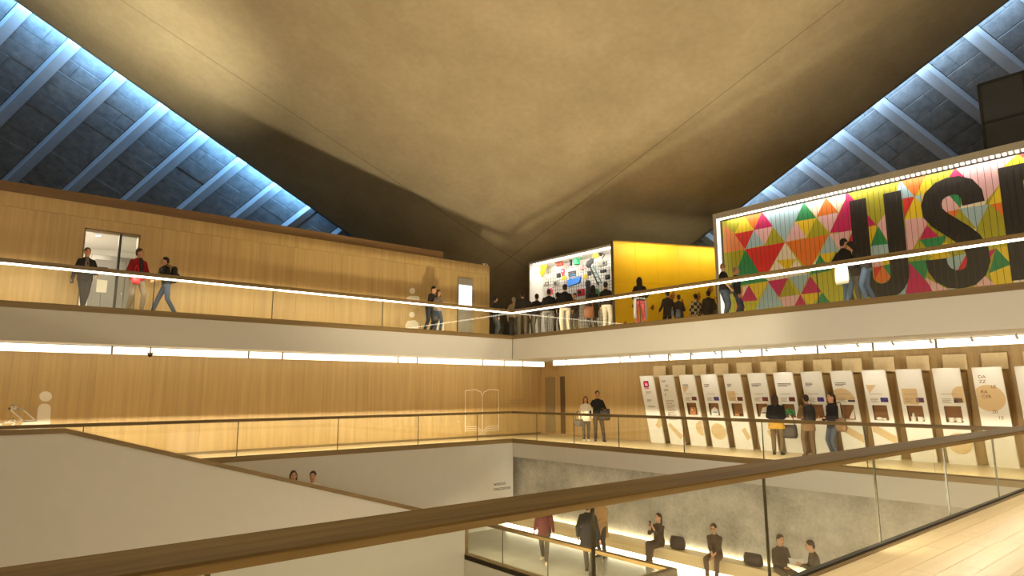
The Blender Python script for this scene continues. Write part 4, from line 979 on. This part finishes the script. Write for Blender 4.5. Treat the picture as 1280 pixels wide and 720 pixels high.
# ------------------------------------------------------------------ people
def remesh(mb, voxel, smooth=4):
    me = mb.mesh('tmp'); o = bpy.data.objects.new('tmp', me); SCR.collection.objects.link(o)
    r = o.modifiers.new('r', 'REMESH'); r.mode = 'VOXEL'; r.voxel_size = voxel; r.use_smooth_shade = True
    s = o.modifiers.new('s', 'SMOOTH'); s.factor = .5; s.iterations = smooth
    vl = SCR.view_layers[0]; vl.update()
    out = bpy.data.meshes.new_from_object(o.evaluated_get(vl.depsgraph))
    bpy.data.objects.remove(o); bpy.data.meshes.remove(me)
    return out
SKIN = [C_('skin_a', 206, 156, 122, .55), C_('skin_b', 186, 136, 102, .55), C_('skin_c', 150, 104, 76, .55)]
def ik(a, c, l1, l2, pole):
    a, c = V(a), V(c); d = c-a; L = min(d.length, (l1+l2)*.999); dn = d.normalized(); c = a+dn*L
    x = (l1*l1-l2*l2+L*L)/(2*L); h = math.sqrt(max(0, l1*l1-x*x))
    p = V(pole); p = p-dn*p.dot(dn); p = p.normalized() if p.length > 1e-4 else dn.orthogonal()
    return a+dn*x+p*h, c
def person(label, loc_, face, h=1.72, top=(40, 38, 38), legs=(50, 56, 70), hair=(36, 26, 20), style='short', skin=0, shoes=(30, 28, 26), pelvis=None, lean=0, side=0,
           wr=None, wl=None, ar=None, al=None, head_yaw=0, head_pitch=0, sleeve=1.0, hem=None, shirt=None, wide=1.0, top_mat=None, kr=None, kl=None, beard=False, hood=False, leg_mat=None, shorts=None, hoodm=None):
    """local frame: faces +x, left is +y.  wr/wl: wrist targets, ar/al: ankle targets, kr/kl: knee poles"""
    k = h/1.75
    root = empty('person', loc_, math.radians(face)); root.scale = (k, k, k); tag(root, label, 'person')
    pv = V(pelvis or (0, 0, .93))
    R = Matrix.Rotation(math.radians(side), 3, 'X') @ Matrix.Rotation(math.radians(lean), 3, 'Y')
    def U(x, y, z): return pv + R @ V((x, y*wide, z-.93))          # upper body point given in the standing frame
    def E_(c, rx, ry, n=14): return [U(c[0]+rx*math.cos(2*PI*i/n), c[1]+ry*math.sin(2*PI*i/n), c[2]) for i in range(n)]
    hipz = -.02
    hips = {s: pv + V((0, .09*s*wide, hipz)) for s in (-1, 1)}
    ank = {-1: V(ar or (-.02, -.11, .085)), 1: V(al or (.03, .11, .085))}
    knees = {}
    for s in (-1, 1):
        pole = (kr if s < 0 else kl) or (1, .12*s, .1)
        knees[s], ank[s] = ik(hips[s], ank[s], .435, .425, pole)
    sh = {s: U(0, .152*s, 1.368) for s in (-1, 1)}
    wrist = {-1: V(wr) if wr else U(.04, -.25, .86), 1: V(wl) if wl else U(.04, .25, .86)}
    elb = {}
    for s in (-1, 1): elb[s], wrist[s] = ik(sh[s], wrist[s], .285, .26, (-.7, .5*s, -.6))
    HM = R @ Matrix.Rotation(math.radians(head_yaw), 3, 'Z') @ Matrix.Rotation(math.radians(head_pitch), 3, 'Y')
    nb = U(0, 0, 1.47); hc = nb + HM @ V((.015, 0, .145))
    def Hd(x, y, z): return hc + HM @ V((x, y, z))
    sk = SKIN[skin]
    # ---- body, one continuous skin
    b = MB()
    b.rings([E_((0, 0, .86), .09, .13), E_((0, 0, .95), .105, .15), E_((.01, 0, 1.08), .09, .125), E_((.01, 0, 1.28), .105, .145), E_((0, 0, 1.385), .085, .145), E_((0, 0, 1.45), .05, .07)])
    b.tube(U(0, 0, 1.38), nb + HM @ V((.01, 0, .06)), .058, .052, 10, 2)
    b.ellip(hc, (.098, .076, .12), 14, 10, HM); b.ellip(Hd(.035, 0, -.055), (.062, .058, .066), 10, 8, HM)
    b.ellip(Hd(.100, 0, -.015), (.022, .016, .028), 8, 6, HM)
    for s in (-1, 1):
        b.ellip(Hd(-.005, .078*s, -.01), (.022, .012, .032), 8, 6, HM)
        b.tube(sh[s], elb[s], .047, .038, 10, 2); b.tube(elb[s], wrist[s], .039, .027, 10, 2)
        b.tube(hips[s], knees[s], .078, .055, 12, 2); b.tube(knees[s], ank[s], .054, .038, 12, 2)
        fd = (knees[s]-hips[s]); fd = V((1, .15*s, 0)); fp = ank[s]
        b.tube(fp+V((-.03, 0, -.04)), fp+V((.13, .015*s, -.05)), .036, .028, 8, 2)
        wd = (wrist[s]-elb[s]).normalized(); n_ = wd.cross(V((0, 0, 1))); n_ = n_.normalized() if n_.length > .1 else V((1, 0, 0))
        b.tube(wrist[s], wrist[s]+wd*.065, .026, .03, 8, 2)
    me = remesh(b, .018, 3)
    # fingers, eyes, mouth are added to the same mesh
    f = MB()
    for s in (-1, 1):
        wd = (wrist[s]-elb[s]).normalized(); sd = V((1, 0, 0)) - wd*wd.x
        sd = sd.normalized() if sd.length > .15 else (V((0, 0, 1))-wd*wd.z).normalized()
        nn = wd.cross(sd).normalized(); nn = nn if (nn.y*-s) > 0 else -nn      # curl towards the body
        base = wrist[s]+wd*.075
        for q, ln in enumerate((.07, .08, .075, .058)):
            p = base+sd*(.027-.018*q); p1 = p+wd*ln*.5+nn*.006; p2 = p1+wd*ln*.42+nn*.022
            f.tube(p-wd*.015, p1, .0088, .008, 6, 1); f.tube(p1, p2, .008, .0065, 6, 1)
        tp = wrist[s]+wd*.03+sd*.024; f.tube(tp, tp+wd*.03+sd*.025, .010, .009, 6, 1); f.tube(tp+wd*.03+sd*.025, tp+wd*.06+sd*.022+nn*.01, .009, .007, 6, 1)
    ni = len(f.f)
    for s in (-1, 1): f.ellip(Hd(.083, .031*s, .012), (.012, .013, .007), 8, 5, HM, 1); f.ellip(Hd(.086, .032*s, .032), (.010, .020, .005), 8, 4, HM, 2)
    f.ellip(Hd(.086, 0, -.062), (.013, .024, .006), 8, 4, HM, 3)
    mats = [sk, C_('eye_dark', 24, 18, 16), C_('hair_%d_%d_%d' % hair, *hair), C_('lip', 150, 84, 74)]
    bm = bmesh.new(); bm.from_mesh(me); fm2 = f.mesh('f'); bm.from_mesh(fm2); bm.to_mesh(me); bm.free(); bpy.data.meshes.remove(fm2)
    me.materials.clear()
    for m in mats: me.materials.append(m)
    mi = [0]*(len(me.polygons)-len(f.m)) + f.m; me.polygons.foreach_set('material_index', mi); me.polygons.foreach_set('use_smooth', [True]*len(mi))
    link('body', me, root)
    # ---- trousers
    t = MB()
    lm = leg_mat or C_('cloth_%d_%d_%d' % legs, *legs, rough=.85, noise=.12, scale=60)
    if style != 'x':
        t.rings([E_((0, 0, .82), .10, .15), E_((0, 0, .93), .125, .175), E_((0, 0, 1.03), .115, .155)])
        for s in (-1, 1):
            t.tube(hips[s], knees[s], .095, .072, 12, 2)
            if shorts is None: t.tube(knees[s], ank[s]+(knees[s]-ank[s])*.06, .070, .058, 12, 2)
        me = remesh(t, .020, 3); me.materials.append(lm); link('trousers', me, root)
    # ---- top
    g = MB(); tm = top_mat or C_('cloth_%d_%d_%d' % top, *top, rough=.85, noise=.12, scale=60)
    hz = hem or .90
    rr = [E_((0, 0, hz), .135 if hz > .8 else .16, .19 if hz > .8 else .205)]
    if hz < .85: rr.append(E_((0, 0, .88), .14, .19))
    rr += [E_((0, 0, .98), .13, .182), E_((.01, 0, 1.12), .115, .16), E_((.015, 0, 1.28), .13, .18), E_((0, 0, 1.355), .115, .172), E_((0, 0, 1.415), .095, .13), E_((0, 0, 1.462), .07, .075)]
    g.rings(rr); g.tube(U(-.005, 0, 1.43), U(0, 0, 1.475), .068, .060, 12)
    for s in (-1, 1):
        if sleeve > .5:
            g.tube(sh[s], elb[s], .064, .056, 10, 2); g.tube(elb[s], elb[s]+(wrist[s]-elb[s])*((sleeve-.5)*1.9), .058, .045, 10, 2)
        else: g.tube(sh[s], sh[s]+(elb[s]-sh[s])*sleeve*2, .066, .066, 10, 1)
    me = remesh(g, .020, 3); me.materials.append(tm); to_ = link('coat' if hz < .8 else 'top', me, root)
    if shirt:
        fr_ = MB(); fr_.prism([U(.137, -.045, 1.02), U(.137, .045, 1.02), U(.150, .05, 1.28), U(.085, .035, 1.47), U(.085, -.035, 1.47), U(.150, -.05, 1.28)], R @ V((.012, 0, 0))); fr_.build('shirt_front', C_('shirt_%d_%d_%d' % shirt, *shirt), to_)
    # ---- shoes
    sm = C_('shoe_%d_%d_%d' % shoes, *shoes)
    for s in (-1, 1):
        a = ank[s]; q = MB(); dz = a.z-.085
        pr = [(-.085, .030, .03), (-.06, .040, .10), (.03, .042, .085), (.11, .046, .06), (.18, .03, .04)]
        q.rings([[(a.x+x, a.y+.02*s*(x > .1)+yy*m, dz+zz*zt) for yy, zz in ((-1, 0), (1, 0), (1, .55), (.55, 1), (-.55, 1), (-1, .55))] for x, m, zt in pr])
        o = q.build('shoe', sm, root, True)
    # ---- hair
    hm = mats[2]; hr = MB()
    if style != 'bald':
        hr.ellip(Hd(-.018, 0, .038), (.098, .083, .096), 14, 9, HM)
        hr.ellip(Hd(-.045, 0, -.01), (.068, .078, .085), 12, 8, HM)
        if style in ('long', 'bob'):
            ln = .30 if style == 'long' else .17
            hr.tube(Hd(-.045, 0, .0), Hd(-.085, 0, -ln), .082, .06, 12, 2)
            for s in (-1, 1): hr.tube(Hd(-.0, .068*s, .02), Hd(-.02, .082*s, -ln*.8), .035, .024, 8, 2)
        if style == 'pony': hr.tube(Hd(-.10, 0, .04), Hd(-.14, 0, -.18), .045, .025, 8, 2)
        if style == 'bun': hr.ellip(Hd(-.10, 0, .08), (.05, .05, .05), 10, 7)
        me = remesh(hr, .014, 2); me.materials.append(hm); link('hair', me, root)
        if style == 'cap':
            cp = MB(); cp.ellip(Hd(-.005, 0, .075), (.112, .095, .065), 14, 8, HM); cp.prism([Hd(.08, -.07, .07), Hd(.08, .07, .07), Hd(.17, .04, .055), Hd(.17, -.04, .055)], HM @ V((0, 0, .012))); cp.build('cap', C_('cap_dark', 28, 26, 28), root, True)
    else:
        st_ = MB(); st_.ellip(Hd(-.012, 0, .012), (.094, .0775, .10), 14, 9, HM); st_.build('hair', C_('stubble', 150, 112, 88), root, True)
    if beard:
        bd = MB(); bd.ellip(Hd(.05, 0, -.085), (.055, .055, .042), 12, 8, HM); bd.build('beard', hm, root, True)
    if hood:
        hd = MB(); hd.ellip(U(-.10, 0, 1.44), (.07, .12, .07), 12, 8); hd.build('hood', hoodm or tm, root, True)
    def W(p): return root.location + Matrix.Rotation(math.radians(face), 3, 'Z') @ (V(p)*k)
    return dict(root=root, wrist={s: W(wrist[s]) for s in wrist}, shoulder={s: W(sh[s]) for s in sh}, W=W, U=U, k=k, face=face)

def head_at(x, y, z, h):
    p = px_at(x, y, Z=z+h); return V((p.x, p.y, z))
def foot_at(x, y, z): return px_at(x, y, Z=z)

# carried things
def bag(name, loc_, face, size, col, label, handle=.25, cat='bag', rot=0):
    r = empty(name, loc_, math.radians(face)); tag(r, label, cat)
    sx, sy, sz = size; m = C_('bag_%d_%d_%d' % col, *col, rough=.6)
    mb = MB(); mb.rings([[(sx/2*f*math.cos(a), sy/2*f2*math.sin(a), z) for a in [2*PI*i/12 for i in range(12)]] for f, f2, z in ((.8, .9, -sz), (1.1, 1.05, -sz*.8), (1.05, 1.0, -sz*.3), (.5, .92, 0))]); mb.build('bag_body', m, r, True)
    if handle:
        n = 8; mb = MB(); mb.path([(0, sy*.36*math.cos(PI*i/n), handle*math.sin(PI*i/n)-.01) for i in range(n+1)], .012); mb.build('handle', m, r)
    return r
def backpack(P, col, label):
    c = P['W'](P['U'](-.21, 0, 1.22)); r = empty('backpack', c, math.radians(P['face'])); tag(r, label, 'backpack')
    m = C_('pack_%d_%d_%d' % col, *col, rough=.7)
    mb = MB(); mb.rings([[(.085*f*math.cos(a), .15*f*(abs(math.cos(a))*.1+1)*math.sin(a), z) for a in [2*PI*i/14 for i in range(14)]] for f, z in ((.7, -.24), (1.0, -.2), (1.05, 0), (.9, .16), (.5, .21))]); mb.build('pack_body', m, r, True)
    p = MB(); p.rings([[( -.06-.05*f+.0*math.cos(a)+.03*f*math.cos(a), .10*f*math.sin(a), z) for a in [2*PI*i/10 for i in range(10)]] for f, z in ((.6, -.19), (1, -.15), (1, -.02), (.6, .02))]); p.build('pocket', m, r, True)
    for s in (-1, 1):
        q = MB(); q.path([(.06, .09*s, .18), (.20, .11*s, .235), (.345, .11*s, .14), (.365, .115*s, -.02), (.20, .15*s, -.16), (.05, .11*s, -.18)], .014); q.build('strap', m, r)
    return r
def phone(loc_, face, label, tilt=0):
    r = empty('phone', loc_, math.radians(face)); r.rotation_euler[1] = tilt; tag(r, label, 'phone')
    bevel_obj(MB().box((-.005, -.036, -.07), (.004, .036, .07)).build('phone_body', M['black'], r), .004); MB().box((-.0065, -.031, -.06), (-.005, .031, .06)).build('screen', M['phone'], r)

FACE_CAM = lambda p: math.degrees(math.atan2(-p.y, -p.x))
JEANS = (58, 70, 92); DARK = (30, 28, 28); DJ = (44, 48, 60); BLK = (22, 20, 20)
# --- upper left balcony
p = head_at(110, 309, ZU, 1.68)
P = person('young man in dark open jacket standing by the upper doorway', p, FACE_CAM(p)+8, 1.68, top=(38, 34, 34), shirt=(122, 112, 98), legs=(44, 40, 40), ar=(.02, .02, .085), al=(.03, .0, .085), wr=(.06, -.30, .82), wl=(.10, .24, .98), hem=.82)
phone(P['wrist'][-1]+V((.0, -.05, -.06)), P['face'], 'lit phone in the hand of man by the upper doorway')
p = head_at(175, 310, ZU, 1.76)
P = person('older man in red jacket and grey trousers at upper rail', p, -70, 1.76, top=(150, 22, 34), shirt=(52, 36, 44), legs=(116, 104, 88), hair=(74, 60, 48), wr=(.22, -.16, 1.02), wl=(.25, .16, 1.06), head_yaw=35, hem=.85, wide=1.08, ar=(-.12, -.12, .085), al=(.10, .12, .085))
bag('shoulder_bag', P['wrist'][-1]+V((0, -.02, -.04)), -40, (.14, .28, .24), (214, 40, 54), 'bright red shoulder bag held by man in red jacket')
p = head_at(211, 321, ZU, 1.62)
P = person('youth in black tee shirt walking left on upper balcony', p, 178, 1.62, top=BLK, legs=JEANS, hair=(30, 24, 22), sleeve=.4, lean=6, ar=(.30, -.08, .09), al=(-.25, .08, .11), wr=(.36, -.14, 1.02), wl=(.34, .16, .98))
backpack(P, (26, 26, 30), 'black backpack on the youth in black tee shirt')
p = head_at(537, 357, ZU, 1.78)
P = person('man in dark jacket leaning on the upper rail by the screen', p, -62, 1.78, top=(40, 38, 38), legs=(40, 42, 50), lean=14, wr=(.36, -.12, 1.08), wl=(.36, .12, 1.08), ar=(-.12, -.13, .085), al=(.0, .12, .085))
p = head_at(547, 362, ZU, 1.64)
P = person('woman in pale top and jeans at upper rail beside leaning man', p, -88, 1.64, top=(158, 140, 124), legs=JEANS, hair=(58, 38, 24), style='long', lean=6, wr=(.26, -.14, 1.06), wl=(.26, .16, 1.06))
bag('handbag', P['W']((.22, -.24, .70)), -80, (.14, .30, .24), (40, 36, 36), 'dark handbag hanging beside woman at upper rail')
# --- crowd in front of the display case
crowd = [
 (619, 370, 1.70, -20, 'man in dark top and jeans nearest the rail corner, looking right', dict(top=(36, 34, 38), legs=(70, 76, 86), head_yaw=25)),
 (642, 371, 1.72, 40, 'grey haired visitor in pale shirt behind the rail corner', dict(top=(176, 160, 136), legs=(60, 58, 58), hair=(150, 140, 126))),
 (653, 364, 1.80, 55, 'tall man in dark jacket just right of the rail corner', dict(top=(44, 38, 34), legs=(84, 76, 66), wide=1.15)),
 (662, 376, 1.60, 50, 'short dark haired visitor left of display case edge', dict(top=(34, 30, 30), legs=(60, 56, 54), style='bob')),
 (671, 367, 1.72, 60, 'visitor in black jumper at left end of display case', dict(top=(26, 24, 26), legs=(104, 98, 88), wr=(.2, -.1, 1.1))),
 (686, 361, 1.76, 45, 'broad visitor in black jacket before left part of case', dict(top=(24, 22, 22), legs=(110, 108, 106), wide=1.2)),
 (697, 365, 1.68, 70, 'visitor in black hood beside tall man in white trousers', dict(top=(28, 24, 24), legs=(58, 52, 48), hood=True)),
 (706, 355, 1.86, 62, 'tall man in black jacket and white trousers at case', dict(top=(26, 22, 22), legs=(226, 216, 196), wide=1.15)),
 (718, 366, 1.64, 200, 'visitor turning back beside the tall man in white trousers', dict(top=(70, 60, 54), legs=(120, 112, 100), skin=0, wl=(.3, .1, 1.0))),
 (741, 356, 1.74, 75, 'visitor in long black coat before the red toy box', dict(top=(24, 22, 24), legs=(64, 60, 58), hem=.55, hair=(20, 18, 18), style='long')),
 (757, 352, 1.70, 20, 'visitor in black top and white trousers at the case corner', dict(top=(24, 22, 22), legs=(222, 214, 198), wr=(.25, -.1, .95))),
]
CP = {}
for (x, y, h, fc, lb, kw) in crowd:
    p = head_at(x, y, ZU, h); CP[x] = person(lb, p, fc, h, **kw)
P = CP[741]; bag('brown_bag', P['W']((-.16, .28, .92)), 60, (.2, .36, .42), (146, 92, 62), 'large brown leather bag on visitor in long black coat', .2)
P = CP[718]; bag('dark_holdall', P['wrist'][1]+V((0, 0, -.05)), 20, (.2, .4, .26), (40, 36, 34), 'dark holdall held out by visitor turning back')
# --- in front of yellow wall
p = head_at(799, 346, ZU, 1.68)
P = person('long haired woman in black top and pink trousers at yellow wall', p, 50, 1.68, top=(26, 22, 22), legs=(190, 84, 92), hair=(34, 22, 16), style='long', wr=(.2, -.2, 1.0), wl=(.2, .2, 1.0))
sc_ = empty('shawl', P['W']((0, 0, .95)), math.radians(50)); tag(sc_, 'pale grey shawl tied round hips of woman in pink trousers', 'shawl')
mb = MB(); lv = ((1.0, .05), (1.05, -.05), (1.12, -.45), (1.1, -.62)); kk = P['k']
for a0 in (PI/2, -PI/2):                       # the cloth hangs down both hips, open behind and in front
    for i in range(8):
        t0, t1 = a0-.75+1.5*i/8, a0-.75+1.5*(i+1)/8
        for (f0, z0), (f1, z1) in zip(lv[:-1], lv[1:]):
            mb.poly([(.165*f0*math.cos(t0)*kk, .21*f0*math.sin(t0)*kk, z0), (.165*f1*math.cos(t0)*kk, .21*f1*math.sin(t0)*kk, z1), (.165*f1*math.cos(t1)*kk, .21*f1*math.sin(t1)*kk, z1), (.165*f0*math.cos(t1)*kk, .21*f0*math.sin(t1)*kk, z0)])
o = mb.build('cloth', C_('shawl_grey', 168, 166, 170), sc_); o.modifiers.new('t', 'SOLIDIFY').thickness = .012
mb = MB(); mb.rings([[(.15*f*math.cos(t)*kk, .195*f*math.sin(t)*kk, z) for t in [2*PI*i/16 for i in range(16)]] for f, z in ((1.0, .06), (1.05, .0))]); mb.build('knot_band', C_('shawl_grey', 0, 0, 0), sc_, True)
p = head_at(834, 363, ZU, 1.75)
person('man in black coat and flat cap facing the yellow wall', p, 70, 1.75, top=(28, 28, 34), legs=(30, 28, 30), style='cap', hem=.75, wl=(.15, .28, .95), wide=1.1)
p = head_at(848, 368, ZU, 1.66)
person('visitor in charcoal coat beside the man in flat cap', p, 60, 1.66, top=(38, 34, 36), legs=(30, 28, 28), hem=.78, hair=(40, 26, 18), wr=(.2, -.1, 1.15))
# checked shirt
def check_mat():
    m, nt, b = nodes('checked_shirt'); b.inputs['Roughness'].default_value = .85
    tc = N(nt, 'ShaderNodeTexCoord'); ck = N(nt, 'ShaderNodeTexChecker'); ck.inputs['Scale'].default_value = 8
    ck.inputs['Color1'].default_value = lin(30, 26, 24); ck.inputs['Color2'].default_value = lin(214, 196, 160)
    nt.links.new(tc.outputs['Object'], ck.inputs['Vector']); nt.links.new(ck.outputs['Color'], b.inputs['Base Color']); return m
p = head_at(869, 367, ZU, 1.66)
person('visitor in black and cream checked shirt at yellow wall', p, 60, 1.66, top_mat=check_mat(), legs=(32, 30, 30), hair=(24, 20, 18), hem=.80)
p = head_at(885, 363, ZU, 1.72)
P = person('visitor in black jacket with a pale shoulder strap at yellow wall', p, 45, 1.72, top=(26, 26, 30), legs=(30, 30, 34), hem=.8, wide=1.1)
bag('strap_bag', P['W']((-.16, -.24, .95)), 40, (.12, .26, .2), (60, 56, 54), 'small dark bag on pale strap of black jacket visitor', .5)
p = head_at(903, 328, ZU, 1.80)
P = person('bald bearded man in black tee and jeans left of mural', p, -35, 1.80, top=(26, 22, 22), legs=(64, 76, 98), style='bald', beard=True, hair=(50, 36, 26), sleeve=.4, wl=(.10, .22, .84), wr=(.12, -.20, .92), al=(.04, .14, .085), ar=(-.08, -.16, .085), head_yaw=60)
bag('grey_jacket_bundle', P['W']((.17, -.04, 1.05)), -30, (.12, .32, .26), (96, 88, 82), 'grey jacket bundle held at waist of bearded man', 0, 'jacket')
p = head_at(919, 333, ZU, 1.78)
person('balding man in black shirt and jeans at the mural edge', p, -60, 1.78, top=(24, 22, 22), legs=(52, 60, 82), style='bald', hair=(60, 46, 36), skin=1, wide=1.1, al=(.04, .16, .085), ar=(-.08, -.16, .085), head_yaw=20)
# --- in front of the mural
p = head_at(1050, 297, ZU, 1.75)
P = person('man in black tee shirt with white bag before the letter U', p, -25, 1.75, top=(24, 20, 20), legs=(74, 92, 116), sleeve=.42, lean=8, wr=(.3, -.12, 1.05), wl=(.15, .24, .95), hair=(24, 18, 16), head_yaw=-15, ar=(-.05, -.12, .085), al=(.12, .12, .085))
bag('white_carrier_bag', px_at(1051, 331, X=P['root'].location.x-.3), -20, (.12, .40, .48), (232, 228, 222), 'white carrier bag on the arm of man before letter U', .1)
p = px_at(1087, 380, X=16.7); p.z = ZU
P = person('woman in dark jacket and jeans bending forward before the letter U', p, 105, 1.68, top=(44, 38, 40), legs=(66, 84, 114), hair=(40, 26, 20), style='bob', lean=26, wr=(.40, -.12, .95), wl=(.40, .14, .95), hem=.85, ar=(-.12, -.1, .085), al=(.05, .1, .085))
p = head_at(1064, 304, ZU, 1.80)+V((.2, .05, 0))
person('visitor half hidden between the pair before the letter U', p, 170, 1.78, top=(60, 52, 50), legs=(96, 92, 90), hair=(60, 40, 26))
# --- middle level
p = foot_at(733, 551.5, 0)
P = person('woman in white coat walking beside the man in black', p, FACE_CAM(p), 1.58, top=(236, 226, 206), legs=(84, 74, 62), hair=(34, 22, 16), style='long', hem=.78, ar=(.06, -.09, .085), al=(-.08, .08, .085), wl=(.10, .24, .9), shoes=(220, 210, 196))
bag('handbag', P['W']((.08, -.30, .84)), 30, (.16, .28, .24), (84, 76, 70), 'small grey handbag beside woman in white coat', .3)
p = foot_at(748, 551.5, 0)
P = person('man in black shirt carrying a dark coat on middle walkway', p, FACE_CAM(p)+10, 1.78, top=(24, 22, 24), legs=(66, 54, 42), hair=(26, 20, 18), skin=1, wl=(.26, .20, 1.08), wr=(.06, -.27, .9), ar=(-.06, -.09, .085), al=(.22, .16, .085))
bag('folded_coat', P['wrist'][1]+V((.02, .0, .04)), FACE_CAM(p), (.12, .34, .40), (38, 34, 34), 'dark folded coat over the arm of man in black shirt', 0, 'coat')
p = foot_at(973, 568.5, 0)
P = person('woman in black sweater with mustard hem reading the panels', p, 20, 1.66, top=(22, 20, 22), legs=(104, 84, 58), hair=(58, 34, 20), style='bob', wl=(.22, .1, 1.08), wr=(.26, -.14, 1.04), wide=1.12)
sk_ = empty('mustard_hem', P['W']((0, 0, .88)), math.radians(20)); tag(sk_, 'mustard shirt hem below the black sweater', 'shirt')
mb = MB(); mb.rings([[(.155*f*math.cos(a), .215*f*math.sin(a), z) for a in [2*PI*i/18 for i in range(18)]] for f, z in ((.95, .06), (1.03, -.06), (1.05, -.13))]); mb.build('cloth', C_('mustard', 196, 150, 50), sk_, True)
bag('tote_bag', P['W']((.06, -.34, .86)), 20, (.16, .40, .36), (66, 58, 52), 'dark cloth bag hanging from woman in black sweater', .3)
p = foot_at(1013, 571, 0)
P = person('visitor in brown coat wearing a black backpack at panels', p, 40, 1.66, top=(124, 96, 66), legs=(104, 82, 58), hair=(48, 30, 20), hem=.72, wr=(.25, -.12, 1.15), wl=(.25, .12, 1.15), head_pitch=15, shoes=(90, 62, 40))
backpack(P, (34, 30, 30), 'black backpack on the visitor in brown coat')
p = foot_at(1045, 573.5, 0)
P = person('woman in black jacket and jeans at right of panel readers', p, 150, 1.70, top=(28, 24, 26), legs=(66, 70, 82), hair=(50, 28, 18), style='pony', wl=(.30, .14, 1.08), wr=(.16, -.2, 1.0), hem=.80)
bag('tan_shoulder_bag', P['W']((-.02, .26, 1.08)), 150, (.18, .44, .34), (120, 92, 64), 'tan shoulder bag on woman in black jacket', .42)
# --- seated on the stair, heads above the parapet
def step_z(x): return -(int((x-SX0)/((SX1-SX0)/nst))+1)*(-ZL)/nst
for x, y, lb, kw in ((367, 587.5, 'dark haired woman on the stair showing only her head', dict(style='bob', top=(214, 196, 170), hair=(52, 26, 18))), (391.5, 588, 'man on the stair with only his head above the parapet', dict(top=(222, 214, 200), hair=(34, 24, 20), head_yaw=-20))):
    q = px_at(x, y, Y=17.35); zz = step_z(q.x)
    hh = (q.z-zz-.0)
    person(lb, V((q.x, 17.35, zz)), FACE_CAM(q)+12, 1.72*hh/1.30, pelvis=(0, 0, .50), ar=(.42, -.12, .085), al=(.42, .12, .085), kr=(.3, 0, 1), kl=(.3, 0, 1), legs=(60, 60, 66), wr=(.3, -.12, .62), wl=(.3, .12, .62), **kw)
# --- lower level
p = foot_at(681, 703, ZL)
P = person('visitor in maroon jacket and grey trousers walking on lower floor', p, 215, 1.80, top=(92, 40, 34), legs=(84, 70, 56), hem=.70, ar=(-.26, -.1, .10), al=(.26, .1, .085), wr=(.05, -.28, .82), wl=(.1, .28, .82), shoes=(216, 200, 170))
p = foot_at(736, 716.5, ZL)
P = person('man in long dark coat walking on lower floor', p, 30, 1.86, top=(40, 36, 34), legs=(96, 88, 76), hem=.62, ar=(-.22, -.1, .10), al=(.24, .1, .085), wide=1.1, wr=(-.05, -.32, .80), shoes=(60, 50, 40))
p = px_at(753, 668, Y=None, X=14.9); p.z = ZL
P = person('person in tan coat standing near the lit bench', p, 185, 1.74, top=(176, 138, 92), legs=(60, 52, 44), hem=.55, hair=(48, 30, 20), wl=(.25, .05, 1.0), wr=(.25, -.05, 1.0))
SEAT = dict(pelvis=(0, 0, .555), kr=(.3, -.1, 1), kl=(.3, .1, 1))
def sit(x, y, lb, face=180, **kw):
    q = px_at(x, y, X=15.62); q = V((15.62, q.y, ZL))
    a = dict(SEAT); a.update(dict(ar=(.42, -.12, .085), al=(.42, .12, .085))); a.update(kw)
    return person(lb, q, face, 1.74, **a)
P = sit(824, 672, 'woman in dark clothes on the bench holding up a phone', 172, top=(70, 54, 42), legs=(78, 62, 50), hair=(44, 28, 18), style='pony', wr=(.26, -.06, 1.02), wl=(.28, .02, 1.04), al=(.46, .10, .085), ar=(.52, .05, .16), sleeve=.7)
phone((P['wrist'][-1]+P['wrist'][1])/2+V((-.06, 0, .08)), 180, 'dark phone raised by the woman on the bench')
bag('rucksack', V((15.72, P['root'].location.y-.55, ZL+.46+.32)), 0, (.3, .46, .32), (56, 44, 36), 'soft dark rucksack on the bench beside seated woman', 0)
P = sit(895, 690, 'man with glasses in dark shirt sitting on the bench', 196, top=(72, 54, 40), legs=(98, 78, 58), hair=(60, 40, 26), wr=(.40, .02, .62), wl=(.40, .05, .60), lean=8, sleeve=.75)
gl_ = empty('glasses', P['W'](P['U'](.115, 0, 1.63)), math.radians(196)); tag(gl_, 'dark rimmed glasses on the man sitting on the bench', 'glasses')
for s in (-1, 1): MB().path([(0, .034*s+.026*math.cos(a), .0+.02*math.sin(a)) for a in [2*PI*i/10 for i in range(11)]], .003, 5).build('rim', M['black'], gl_)
MB().path([(0, -.01, 0), (.004, 0, .003), (0, .01, 0)], .003, 5).build('bridge', M['black'], gl_)
P = sit(975, 705, 'man in dark jacket on the bench turned towards his neighbour', 240, top=(60, 50, 40), legs=(90, 74, 58), hair=(40, 30, 22), wl=(.34, .08, .78), wr=(.32, -.1, .66), lean=6)
bag('black_bag', V((15.70, P['root'].location.y+.75, ZL+.46+.28)), 0, (.3, .5, .28), (44, 38, 34), 'dark bag on the bench left of the man in dark jacket', 0)
P2 = sit(1022, 708, 'man at right end of bench holding white papers', 128, top=(66, 56, 46), legs=(84, 70, 56), hair=(40, 28, 20), wl=(.34, .05, .80), wr=(.36, -.1, .76), lean=10)
pp = empty('paper_sheets', (P2['wrist'][-1]+P2['wrist'][1])/2+V((0, .12, .05)), .5); tag(pp, 'white papers held between two men on the bench', 'paper')
for k in range(2): o = MB().box((-.11, -.15, 0), (.11, .15, .002)).build('sheet', M['white'], pp); o.rotation_euler = (.25*(k-.5), -.35+.1*k, .2*k); o.location = (0, 0, .012*k)

bpy.data.scenes.remove(SCR)
